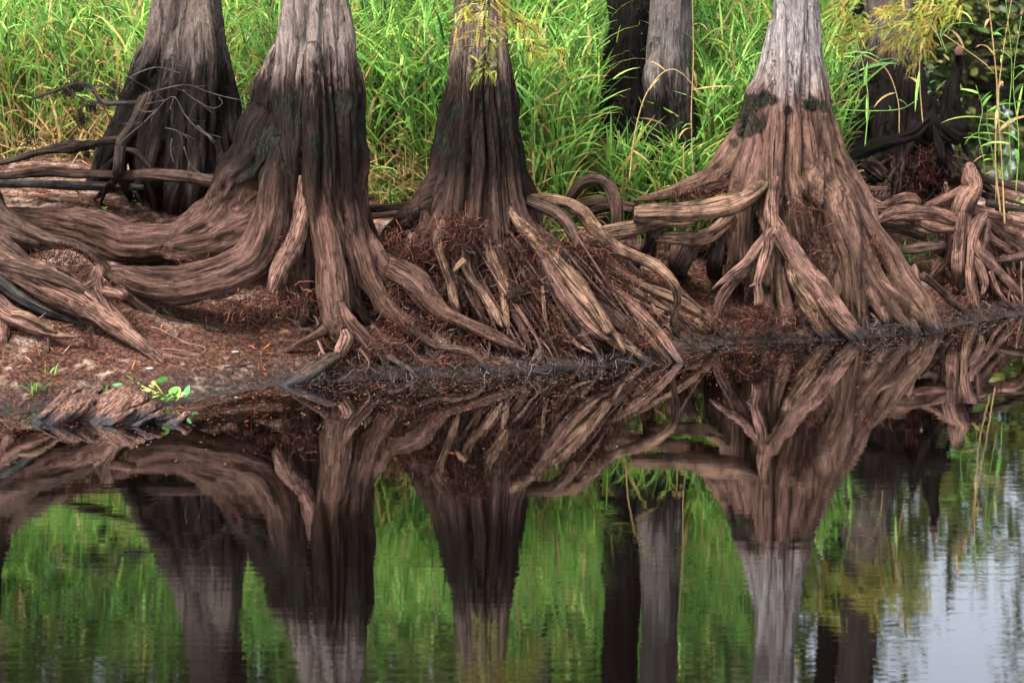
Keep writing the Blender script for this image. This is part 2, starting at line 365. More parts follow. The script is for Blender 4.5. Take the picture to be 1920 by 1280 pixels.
def root_mesh(P, R, groove=0.36, lump=0.08, nseg=None, step=None, wob=0.1):
    _seed[0] += 1; rm = float(np.max(R))
    nseg = nseg or (28 if rm > 0.05 else 20 if rm > 0.025 else 8); step = step or max(0.026, min(0.045, rm * 0.7))
    V, F, tri, G, *_ = sweep(P, R, step, nseg, _seed[0], groove * 0.75, lump, wob, lobes=rm > 0.02)
    return mesh_np(V, [F, tri], {'grain': G})

class Core:
    """trunk axis given by rows of the photograph at one depth: (px, py, radius px)"""
    def __init__(s, rows, Y):
        s.Y = Y; s.rows = rows; s.py = [r[1] for r in rows]; s.px = [r[0] for r in rows]; s.r = [r[2] for r in rows]
    def hug(s, px, py, r):
        cx = np.interp(py, s.py, s.px); R = np.interp(py, s.py, s.r); dx = min(abs(px - cx), R)
        k = math.sqrt(max(R * R - dx * dx, (0.1 * R) ** 2)); m = s.Y / FPX
        return s.Y - (k + 0.12 * r) * m
def strand(pts, core=None):
    """pts: (px, py, r[, flag]); flag = depth, 'h' hug the trunk, 'f' afloat, 'w' waterline, 'g' ground; blanks are interpolated"""
    Ys = []; 
    for p in pts:
        f = p[3] if len(p) > 3 else None
        if f is None: Ys.append(None)
        elif f == 'h': Ys.append(core.hug(p[0], p[1], p[2]))
        elif f == 'w': Ys.append(at_z(p[0], p[1], -0.02)[0][1])
        elif f == 'f': Ys.append(at_z(p[0], p[1], 0.008)[0][1])
        elif f == 'g': Ys.append(on_ground(p[0], p[1])[0][1])
        else: Ys.append(float(f))
    L = np.concatenate([[0], np.cumsum([math.hypot(pts[i + 1][0] - pts[i][0], pts[i + 1][1] - pts[i][1]) for i in range(len(pts) - 1)])])
    k = [i for i, y in enumerate(Ys) if y is not None]
    Ys = np.interp(L, [L[i] for i in k], [Ys[i] for i in k])
    P, R = [], []
    for p, y in zip(pts, Ys):
        w, m = at(p[0], p[1], y); P.append(w); R.append(p[2] * m)
    return np.array(P), np.array(R)

def merged(strands, voxel, mat, name, parent, disp=0.012, smooth=2, fine=1.0, core=None, flute=0.0, stains=()):
    VV, FF, TT, off = [], [], [], 0; SP_, SR, SN, SB, SS, SI = [], [], [], [], [], []
    for (P, R, kw) in strands:
        _seed[0] += 1; sd = _seed[0]
        V, F, tri, G, Cn, Rn, Nn, B, s = sweep(P, R, 0.03, kw.get('nseg', 20), sd, kw.get('groove', 0.10), kw.get('lump', 0.08), kw.get('wob', 0.15))
        VV.append(V); FF.append(F + off); TT.append(tri + off); off += len(V)
        SP_.append(Cn); SR.append(Rn); SN.append(Nn); SB.append(B); SS.append(s); SI.append(np.full(len(s), sd % 17))
    me = mesh_np(np.vstack(VV), [np.vstack(FF), np.vstack(TT)], smooth=False)
    tmp = bpy.data.objects.new('tmp', me); C.objects.link(tmp)
    md = tmp.modifiers.new('r', 'REMESH'); md.mode = 'VOXEL'; md.voxel_size = voxel; md.use_smooth_shade = True
    dg = bpy.context.evaluated_depsgraph_get(); new = bpy.data.meshes.new_from_object(tmp.evaluated_get(dg))
    bpy.data.objects.remove(tmp); bpy.data.meshes.remove(me)
    nv = len(new.vertices); co = np.empty(nv * 3, np.float32); new.vertices.foreach_get('co', co); co = co.reshape(-1, 3).astype(float)
    ed = np.empty(len(new.edges) * 2, np.int32); new.edges.foreach_get('vertices', ed); ed = ed.reshape(-1, 2)
    a = np.concatenate([ed[:, 0], ed[:, 1]]); b = np.concatenate([ed[:, 1], ed[:, 0]]); deg = np.maximum(np.bincount(a, minlength=nv), 1)
    for _ in range(smooth):
        av = np.stack([np.bincount(a, co[b, k], nv) for k in range(3)], -1) / deg[:, None]
        co = co * 0.4 + av * 0.6
    SPc = np.vstack(SP_).astype(np.float32); SRc = np.concatenate(SR).astype(np.float32); SNc = np.vstack(SN); SBc = np.vstack(SB); SSc = np.concatenate(SS); SIc = np.concatenate(SI)
    best = np.empty(nv, np.int64); sq = (SPc ** 2).sum(1)
    for i in range(0, nv, 4000):
        c = co[i:i + 4000].astype(np.float32)
        d2 = (c ** 2).sum(1)[:, None] + sq[None] - 2 * c @ SPc.T
        best[i:i + 4000] = np.argmin(np.sqrt(np.maximum(d2, 0)) - SRc[None], 1)
    dv = co - SPc[best]
    gr = np.stack([(dv * SNc[best]).sum(1), (dv * SBc[best]).sum(1), SSc[best]], -1) + SIc[best][:, None] * np.array((1.37, 0.71, 2.3))
    # smooth the grain a little so that seams between strands fade
    new.vertices.foreach_set('co', co.astype(np.float32).ravel()); new.update()
    nm = np.empty(nv * 3, np.float32); new.vertex_normals.foreach_get('vector', nm); nm = nm.reshape(-1, 3)
    h = np.minimum(np.abs(fbm(gr * (9, 9, 0.7), 31, 2)) * 3.2, 1.0)
    h2 = fbm(gr * (30 * fine, 30 * fine, 3.0), 41, 2)
    co = co + nm * (disp * 1.7 * (h - 0.7) + disp * 0.5 * h2)[:, None]
    new.vertices.foreach_set('co', co.astype(np.float32).ravel()); new.update()
    if core is not None and flute:                          # deep V-shaped flutes running down the flare
        cc = np.array([at(r_[0], r_[1], core.Y)[0] for r_ in core.rows]); cr = np.array([r_[2] * core.Y / FPX for r_ in core.rows]); od = np.argsort(cc[:, 2])
        cx = np.interp(co[:, 2], cc[od, 2], cc[od, 0]); Rz = np.interp(co[:, 2], cc[od, 2], cr[od]); dx, dy = co[:, 0] - cx, co[:, 1] - core.Y
        th = np.arctan2(dy, dx); rr = np.hypot(dx, dy)
        def q_(k, zf): return np.stack([np.cos(th) * k + 7, np.sin(th) * k + 3, co[:, 2] * zf + 0.2 * rr], -1)
        v1 = noise(q_(3.0, 0.35), 51) + 0.12 * noise(q_(9, 1.2), 53); v2 = noise(q_(7.0, 0.6), 52)
        amp = flute * np.interp(co[:, 2], [-0.2, 1.4, 2.3, 3.1, 4.5], [1.0, 1.0, 0.75, 0.35, 0.15]) * np.clip((Rz * 2.4 - rr) / (Rz * 0.8), 0, 1)
        g_ = -np.exp(-(v1 / 0.17) ** 2) - 0.45 * np.exp(-(v2 / 0.16) ** 2) + 0.3 * np.abs(v1)
        co = co + np.stack([dx / (rr + 1e-6), dy / (rr + 1e-6), np.zeros(nv)], -1) * (amp * g_)[:, None]
        new.vertices.foreach_set('co', co.astype(np.float32).ravel()); new.update()
    sv = np.zeros(nv)
    for (px, py, rx, ry) in stains:                         # moss and algae patches on the camera side of the bark
        c_, m_ = at(px, py, core.hug(px, py, 10)); dd = np.hypot((co[:, 0] - c_[0]) / (rx * m_), (co[:, 2] - c_[2]) / (ry * m_)); sv = np.maximum(sv, (1.3 - dd) * (co[:, 1] < core.Y + 0.1))
    if len(stains): sv = sv + 0.55 * fbm(co * (9, 9, 7), 71, 3) * (sv > 0)
    set_attr(new, 'stain', np.clip(sv, 0, 1))
    set_attr(new, 'grain', gr); new.polygons.foreach_set('use_smooth', np.ones(len(new.polygons), bool))
    return obj(name, new, mat, parent)

def core_strand(core, top_z=7.0, **kw):
    P, R = strand([(r[0], r[1], r[2], core.Y) for r in core.rows])
    d = P[0] - P[1]; k = (top_z - P[0][2]) / max(d[2], 0.05)
    P = np.vstack([[P[0] + np.array((d[0] * k * 0.5, d[1] * k * 0.3, top_z - P[0][2]))], P]); R = np.concatenate([[R[0] * 0.8], R])
    kw.setdefault('nseg', 36); kw.setdefault('groove', 0.16); kw.setdefault('lump', 0.06); kw.setdefault('wob', 0.05)
    return (P, R, kw)
def back_strands(core, azs, row, reach, r0):
    """buttresses running away from the camera; azs in degrees, 90 = straight back"""
    out = []
    cx = np.interp(row, core.py, core.px); Rp = np.interp(row, core.py, core.r); c0, m = at(cx, row, core.Y); Rw = Rp * m
    for az in azs:
        a = math.radians(az); d = np.array((math.cos(a), math.sin(a), 0))
        e = c0 + d * (Rw + reach); ez = float(height(e[0], e[1]))
        P = [c0 + d * Rw * 0.55 + (0, 0, 0.9), c0 + d * Rw * 0.9 + (0, 0, 0.35), c0 + d * (Rw + reach * 0.3) + (0, 0, (ez - c0[2]) * 0.5), (e[0], e[1], ez - 0.02)]
        out.append((np.array(P), np.array([r0, r0 * 1.15, r0, r0 * 0.35]), {}))
    return out
def st(pts, core=None, **kw):
    P, R = strand(pts, core); f0 = pts[0][3] if len(pts[0]) > 3 else None; f1 = pts[-1][3] if len(pts[-1]) > 3 else None
    if not kw.pop('blunt', False):                        # strands rise out of the trunk and die away, no blunt caps
        R[0] *= 0.35
        if f0 == 'h': P[0][1] += R[1] * 0.8
        if f1 not in ('w', 'g'): R[-1] *= 0.4
    return (P, R, kw)

def rootlets(name, parent, blobs, n_each, Lm=(0.06, 0.22), width=0.004, cols=None, seed=1, droop=0.5):
    """fine fibrous roots; blobs: (px, py, rx, ry, Y, weight)"""
    r = np.random.default_rng(seed); Vs, Fs, Cs = [], [], []; off = 0; K = 5
    cols = cols or [(0.045, 0.018, 0.014), (0.020, 0.0095, 0.008), (0.105, 0.037, 0.024), (0.008, 0.005, 0.0045), (0.085, 0.058, 0.05)]
    for (px, py, rx, ry, Y, w) in blobs:
        n = int(n_each * w); c, m = at(px, py, Y)
        u = r.normal(0, 0.5, (n, 3)); base = c + u * np.array((rx * m, 0.10, ry * m))
        d = r.normal(0, 1, (n, 3)); d[:, 1] -= 0.5; d[:, 2] -= droop; d /= np.linalg.norm(d, axis=1)[:, None]
        L = r.uniform(*Lm, n); p = base.copy(); side = np.cross(d, r.normal(0, 1, (n, 3))); side /= np.linalg.norm(side, axis=1)[:, None] + 1e-6
        wd = r.uniform(0.5, 1.3, n) * width; pts = []
        for k in range(K):
            t = k / (K - 1); pts.append(np.stack([p - side * (wd * (1 - 0.6 * t))[:, None], p + side * (wd * (1 - 0.6 * t))[:, None]], 1))
            d = d + r.normal(0, 0.45, (n, 3)); d /= np.linalg.norm(d, axis=1)[:, None]; p = p + d * (L / (K - 1))[:, None]
        V = np.stack(pts, 1).reshape(n, -1, 3)
        ci = r.choice(len(cols), n, p=np.array([4, 4, 2, 3, 1][:len(cols)]) / sum([4, 4, 2, 3, 1][:len(cols)])); col = np.array(cols)[ci] * r.uniform(0.7, 1.3, (n, 1))
        base_i = off + np.arange(n)[:, None] * (2 * K)
        for k in range(K - 1):
            q = np.stack([base_i[:, 0] + 2 * k, base_i[:, 0] + 2 * k + 1, base_i[:, 0] + 2 * k + 3, base_i[:, 0] + 2 * k + 2], -1); Fs.append(q)
        Vs.append(V.reshape(-1, 3)); Cs.append(np.repeat(np.hstack([col, np.ones((n, 1))]), 2 * K, 0)); off += n * 2 * K
    me = mesh_np(np.vstack(Vs), np.vstack(Fs), {'col': np.vstack(Cs)})
    o = obj(name, me, M_FIB, parent); o['kind'] = 'stuff'; return o

def roots(parent, core, specs, mat, name='root', **kw):
    for pts in specs:
        m = mat
        if isinstance(pts, tuple): m, pts = pts
        P, R = strand(pts, core); obj(name, root_mesh(P, R, **kw), m, parent)

# ================================================================== TREE 1: near trunk with two great roots sweeping left
c1 = Core([(602, -260, 58), (592, 0, 60), (592, 100, 70), (594, 200, 80), (592, 300, 90), (592, 400, 90), (602, 500, 78), (612, 600, 55), (615, 660, 40)], 16.95)
base, _ = on_ground(600, 640)
T1 = empty('cypress_tree', (base[0], c1.Y, 0.3), 'cypress with a thick brown trunk and two great roots sweeping left over the bank', 'tree', 'cypress trees on the river bank')
A = [core_strand(c1),
     st([(545, -80, 22, 'h'), (540, 100, 26, 'h'), (534, 220, 26, 'h'), (545, 330, 24, 'h'), (556, 430, 20, 'h'), (556, 520, 18), (560, 590, 16, 'g')], c1),
     st([(585, 60, 24, 'h'), (588, 200, 26, 'h'), (592, 320, 27, 'h'), (606, 410, 28, 'h'), (620, 480, 30), (630, 545, 33), (632, 600, 28), (628, 640, 16, 16.0)], c1),
     st([(626, 575, 20, 16.05), (606, 606, 15), (592, 622, 9, 'g')], c1),
     st([(630, 590, 18, 16.0), (606, 620, 10), (568, 642, 7), (530, 662, 4, 'g')], c1),
     st([(640, 570, 15, 16.0), (656, 600, 13), (682, 627, 11), (715, 668, 10), (744, 704, 6, 'w')], c1),
     st([(638, 600, 16, 16.0), (646, 628, 12), (640, 650, 9), (630, 672, 6, 'g')], c1),
     st([(640, -60, 20, 'h'), (650, 90, 20, 'h'), (648, 230, 18, 'h'), (648, 340, 18, 'h'), (664, 431, 20, 'h'), (682, 486, 22), (704, 544, 21), (733, 588, 18), (784, 626, 15), (818, 654, 11, 'g')], c1),
     st([(655, 60, 14, 'h'), (668, 180, 18, 'h'), (674, 300, 18, 'h'), (678, 380, 19, 'h'), (692, 440, 20, 16.75), (708, 484, 19, 16.65), (738, 535, 16), (772, 600, 6, 'g')], c1),
     st([(690, 420, 14, 16.8), (715, 488, 20, 16.7), (748, 512, 24), (780, 535, 24), (802, 562, 20), (830, 590, 15), (868, 605, 14), (938, 638, 12), (998, 664, 5, 16.15)], c1, groove=0.2),
     st([(612, 140, 18, 'h'), (622, 280, 18, 'h'), (626, 400, 16, 'h'), (655, 500, 15), (668, 570, 14), (690, 610, 8, 'g')], c1),
     st([(566, 180, 18, 'h'), (566, 300, 18, 'h'), (584, 420, 15, 'h'), (580, 500, 14), (576, 560, 12), (572, 610, 9, 'g')], c1),
     # upper sweeping root
     st([(545, 20, 30, 17.0), (528, 160, 40, 17.0), (505, 260, 48, 17.0), (470, 335, 56, 17.02), (425, 398, 50, 17.05), (370, 436, 38, 17.05), (310, 455, 32, 17.05), (250, 456, 36, 17.05), (180, 441, 36, 17.1), (100, 420, 27, 17.15), (20, 407, 21, 17.2), (-110, 402, 18, 17.3)], c1, nseg=34, groove=0.16, lump=0.11),
     st([(505, 370, 40, 16.9), (455, 420, 36, 16.88), (395, 452, 30, 16.9), (335, 464, 24, 16.95), (270, 468, 14, 17.0)], c1, groove=0.15, lump=0.1),
     # lower sweeping root
     st([(522, 250, 26, 16.6), (514, 340, 30, 16.45), (502, 420, 34, 16.35), (474, 482, 38, 16.3), (425, 514, 36, 16.22), (365, 530, 33, 16.2), (310, 535, 31, 16.2), (262, 530, 27, 16.2), (215, 514, 17, 16.25), (180, 500, 8, 16.3)], c1, nseg=34, groove=0.16, lump=0.11)]
A += back_strands(c1, (35, 75, 110, 150), 430, 0.7, 0.14)
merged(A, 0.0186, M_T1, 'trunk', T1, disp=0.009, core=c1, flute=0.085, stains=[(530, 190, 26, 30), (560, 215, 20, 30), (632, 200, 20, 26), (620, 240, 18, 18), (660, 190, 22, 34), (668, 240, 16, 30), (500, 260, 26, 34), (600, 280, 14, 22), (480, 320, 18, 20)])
roots(T1, c1, [
    [(578, 330, 10, 'h'), (571, 395, 15, 'h'), (549, 460, 16, 16.25), (524, 505, 15, 16.1), (511, 545, 9, 16.05), (509, 550, 3, 16.05)],
    [(538, 480, 8, 16.2), (527, 525, 8, 16.1), (530, 560, 7), (533, 596, 4, 'g')],
    [(640, 568, 5, 15.95), (648, 588, 9), (662, 612, 9), (690, 642, 10), (716, 672, 9), (745, 700, 5, 'w')],
    [(646, 618, 6, 15.95), (650, 634, 11), (640, 655, 10), (630, 676, 5, 15.85)],
    (M_WOODD, [(770, 615, 8, 16.2), (812, 647, 9, 16.05), (862, 656, 8, 15.95), (888, 664, 7), (905, 682, 5), (920, 708, 3, 'w')]),
    [(700, 645, 5, 'g'), (735, 672, 6, 15.9), (765, 690, 5), (790, 712, 3, 'w')]], M_WOODP)

# ================================================================== TREE 2: dark fluted trunk over a curtain of rootlets
c2_ = Core([(906, -260, 36), (900, 0, 41), (900, 73, 46), (899, 146, 54), (897, 219, 66), (898, 292, 77), (895, 365, 90), (892, 437, 104), (905, 490, 112), (930, 560, 120), (950, 640, 125), (960, 690, 120)], 17.35)
T2 = empty('cypress_tree', (at(900, 500, c2_.Y)[0][0], c2_.Y, 0.3), 'cypress with dark fluted trunk above a thick curtain of reddish rootlets', 'tree', 'cypress trees on the river bank')
A = [core_strand(Core(c2_.rows[:9], c2_.Y)),
     st([(866, -40, 14, 'h'), (858, 120, 16, 'h'), (848, 220, 18, 'h'), (832, 310, 21, 'h'), (803, 372, 25, 17.2), (770, 410, 25), (737, 440, 20), (708, 470, 11, 'g')], c2_),
     st([(872, 150, 13, 'h'), (862, 280, 17, 'h'), (848, 360, 19, 'h'), (826, 420, 18), (798, 462, 13), (776, 494, 8, 16.85)], c2_),
     st([(884, 60, 15, 'h'), (880, 240, 17, 'h'), (872, 340, 19, 'h'), (862, 410, 18, 'h'), (850, 462, 13, 16.75)], c2_),
     st([(902, 180, 15, 'h'), (905, 300, 17, 'h'), (902, 390, 19, 'h'), (888, 450, 17, 16.75), (880, 490, 11, 16.7)], c2_),
     st([(922, 100, 15, 'h'), (928, 280, 17, 'h'), (931, 380, 20, 'h'), (936, 440, 20, 16.75), (945, 490, 12, 16.7)], c2_),
     st([(934, -40, 12, 'h'), (944, 160, 14, 'h'), (955, 300, 15, 'h'), (966, 390, 17, 'h'), (986, 440, 16, 16.8), (1005, 480, 9, 16.75)], c2_),
     st([(942, 100, 11, 'h'), (962, 240, 13, 'h'), (980, 340, 14, 'h'), (998, 410, 16, 17.15), (1020, 450, 14), (1038, 480, 8, 17.0)], c2_),
     st([(890, 300, 11, 'h'), (886, 380, 13, 'h'), (872, 440, 13, 16.7), (866, 480, 8, 16.65)], c2_),
     st([(914, 330, 11, 'h'), (916, 400, 14, 'h'), (914, 450, 14, 16.72), (922, 500, 10, 16.65)], c2_),
     # ridges of the flare that run on down to the water
     st([(930, 360, 13, 'h'), (938, 440, 16, 16.74), (952, 520, 14, 16.6), (975, 600, 11, 16.4), (1000, 660, 7, 16.2)], c2_),
     st([(872, 360, 13, 'h'), (856, 440, 15, 16.74), (846, 520, 12, 16.66), (858, 600, 9, 16.5), (868, 640, 6, 16.35)], c2_),
     st([(898, 380, 12, 'h'), (888, 450, 14, 16.72), (890, 540, 12, 16.6), (912, 620, 9, 16.42), (930, 670, 6, 16.15)], c2_),
     st([(975, 380, 13, 'h'), (1008, 455, 15, 16.8), (1045, 530, 14, 16.66), (1090, 610, 12, 16.5), (1135, 680, 7, 'w')], c2_),
     st([(990, 400, 12, 17.0), (1040, 460, 15, 16.95), (1100, 530, 13, 16.85), (1160, 600, 11, 16.65), (1225, 676, 6, 'w')], c2_),
     st([(815, 390, 14, 17.1), (786, 450, 16, 16.95), (768, 520, 13, 16.8), (775, 590, 9, 16.6), (790, 640, 5, 16.4)], c2_)]
A += back_strands(c2_, (20, 60, 100, 140), 420, 0.8, 0.13)
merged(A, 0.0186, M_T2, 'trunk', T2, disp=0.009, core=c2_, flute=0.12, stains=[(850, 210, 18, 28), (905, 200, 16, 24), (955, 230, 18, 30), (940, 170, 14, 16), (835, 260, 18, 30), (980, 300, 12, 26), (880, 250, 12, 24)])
s = N('peat_roots'); pos = s.n('NewGeometry').outputs['Position']; b = s.noise(pos, 22, 5, 0.7)
M_PEAT = s.finish(s.ramp(b, [(0.35, (0.003, 0.002, 0.002)), (0.55, (0.014, 0.0075, 0.006)), (0.75, (0.04, 0.02, 0.016))]), 0.95, s.bump(b, 0.05, 1.0), 0.1)
pm = [st([(880, 430, 60, 17.35), (900, 520, 110, 17.3), (940, 600, 120, 17.2), (960, 690, 110, 17.1)], c2_, groove=0.3, lump=0.25, nseg=30),
      st([(1000, 470, 45, 17.3), (1070, 560, 70, 17.15), (1120, 640, 70, 16.95), (1150, 700, 50, 16.8)], c2_, groove=0.3, lump=0.3, nseg=26),
      st([(800, 470, 45, 17.2), (800, 560, 70, 17.1), (820, 650, 70, 16.9)], c2_, groove=0.3, lump=0.3, nseg=26)]
merged(pm, 0.03, M_PEAT, 'root_mass', T2, disp=0.04, smooth=2)
roots(T2, c2_, [
    [(832, 395, 4, 17.0), (828, 425, 7, 16.78), (821, 455, 8, 16.64), (830, 490, 6.5), (845, 530, 6.5), (855, 565, 4.5), (862, 583, 1, 16.45)],
    [(876, 400, 6, 16.95), (874, 450, 9, 16.68), (872, 488, 8), (882, 520, 6.5), (905, 550, 6.5), (925, 587, 6), (941, 613, 1.5, 16.35)],
    [(872, 488, 7, 16.5), (860, 498, 5), (850, 509, 2, 16.45)],
    [(912, 430, 6, 16.9), (922, 482, 9, 16.64), (937, 515, 8.5), (947, 545, 8), (949, 580, 7), (955, 628, 2, 16.35)],
    (M_WOOD, [(944, 372, 4, 17.0), (962, 405, 7, 16.85), (992, 440, 10, 16.66), (1030, 490, 12), (1072, 548, 13), (1112, 603, 12), (1148, 640, 6), (1168, 657, 2.5, 16.3)]),
    (M_WOOD, [(975, 412, 5, 16.8), (1030, 474, 10, 16.6), (1084, 538, 11), (1124, 590, 10), (1143, 624, 7, 16.25)]),
    (M_WOODP, [(1000, 450, 6, 16.65), (1042, 524, 10, 16.45), (1082, 588, 10), (1118, 624, 7), (1142, 636, 3, 16.25)]),
    (M_WOOD, [(1040, 480, 4, 16.5), (1090, 536, 6, 16.38), (1128, 590, 6), (1150, 622, 4), (1172, 660, 2, 16.25)]),
    (M_WOODD, [(1010, 480, 5, 16.6), (1040, 550, 7, 16.5), (1075, 610, 7), (1110, 650, 4), (1140, 688, 2, 'w')]),
    (M_WOOD, [(996, 374, 7, 17.2), (1050, 376, 9.5, 17.1), (1090, 395, 10), (1115, 427, 10), (1145, 457, 10.5), (1190, 480, 9.5), (1227, 497, 9), (1255, 522, 8), (1268, 542, 7, 16.75), (1270, 570, 6), (1262, 602, 5.5), (1268, 629, 4, 'g')]),
    [(1262, 532, 4, 16.8), (1310, 575, 3), (1340, 597, 3), (1366, 629, 2, 'w')],
    (M_WOOD, [(1108, 405, 5, 17.15), (1135, 440, 6), (1155, 475, 5.5), (1180, 500, 5), (1224, 531, 2, 'g')]),
    (M_WOODD, [(990, 378, 10, 17.1), (1040, 397, 11.5, 16.95), (1065, 420, 11.5), (1077, 445, 11), (1081, 468, 9, 16.8)]),
    (M_WOOD, [(1076, 460, 6, 16.9), (1120, 482, 5.5), (1150, 510, 6.5), (1180, 540, 6.5), (1230, 570, 5), (1284, 596, 3, 'g')]),
    (M_WOOD, [(1125, 498, 4, 16.95), (1170, 522, 5.5), (1215, 540, 6), (1265, 560, 7.5), (1302, 580, 8.5), (1332, 602, 8.5), (1362, 640, 5, 'w')]),
    (M_WOODP, [(1110, 518, 5, 16.9), (1170, 560, 8.5), (1202, 590, 9.5), (1230, 620, 9.5), (1250, 645, 9), (1280, 684, 5, 'w')]),
    [(1045, 552, 3, 16.5), (1062, 572, 4), (1082, 590, 3, 16.4)],
    [(1017, 537, 3, 16.5), (1022, 592, 4.5), (1031, 622, 1, 16.35)],
    [(1046, 590, 5, 16.5), (1058, 618, 5), (1080, 643, 4), (1112, 662, 2, 16.25)],
    [(1080, 592, 6, 16.45), (1102, 635, 6), (1120, 665, 4), (1136, 690, 3, 'w')],
    [(837, 530, 5, 16.75), (830, 552, 5), (819, 574, 3, 16.65)],
    [(777, 440, 10, 17.0), (766, 462, 9, 16.95), (750, 486, 7, 16.9)],
    [(905, 545, 5, 16.7), (899, 565, 6), (889, 587, 3, 16.6)],
    [(900, 585, 4, 16.65), (912, 602, 5), (922, 624, 3, 16.55)],
    [(1005, 640, 6, 16.4), (1010, 662, 6), (1018, 684, 5, 16.15)],
    [(1190, 590, 5, 16.7), (1210, 625, 6), (1235, 655, 5), (1262, 682, 3, 'w')],
    [(1150, 630, 6, 16.45), (1185, 655, 6), (1222, 682, 4, 'w')],
    [(1175, 560, 9, 17.0), (1186, 588, 9), (1200, 618, 7), (1208, 650, 5, 'g')],
    (M_WOODD, [(1062, 385, 6, 18.5), (1082, 352, 7.5, 18.45), (1108, 338, 8.5, 18.4), (1133, 344, 9, 18.35), (1150, 368, 9.5, 18.3), (1155, 396, 10, 18.25), (1154, 430, 10, 18.2)]),
    (M_WOODD, [(1080, 388, 6, 18.7), (1127, 379, 7.5, 18.7), (1190, 386, 6, 18.7)]),
    (M_WOODD, [(1096, 398, 6, 18.6), (1140, 390, 6.5, 18.6), (1186, 395, 5, 18.6)]),
    (M_WOODD, [(800, 376, 5, 18.0), (740, 388, 7, 18.0), (690, 392, 8, 18.0), (650, 396, 7, 18.0)]),
    (M_WOOD, [(780, 396, 4, 17.9), (735, 402, 6, 17.9), (680, 408, 6, 17.9)])], M_WOOD)
rootlets('rootlets', T2, [(750, 470, 55, 45, 16.85, 1.2), (800, 470, 70, 50, 16.7, 1.3), (810, 560, 70, 60, 16.65, 1.2), (870, 450, 60, 40, 16.6, 1.0), (900, 560, 90, 80, 16.6, 1.6), (985, 470, 60, 60, 16.6, 1.3), (1000, 560, 80, 80, 16.5, 1.6),
    (1085, 490, 50, 60, 16.8, 1.5), (1120, 500, 45, 50, 16.8, 1.2), (1060, 620, 70, 60, 16.4, 1.2), (980, 650, 110, 45, 16.35, 1.4), (1150, 560, 60, 60, 16.75, 1.2), (1190, 640, 60, 40, 16.5, 0.9), (870, 420, 40, 20, 16.55, 0.7), (880, 640, 90, 40, 16.3, 0.9)], 420, (0.07, 0.24), 0.0042, seed=3)

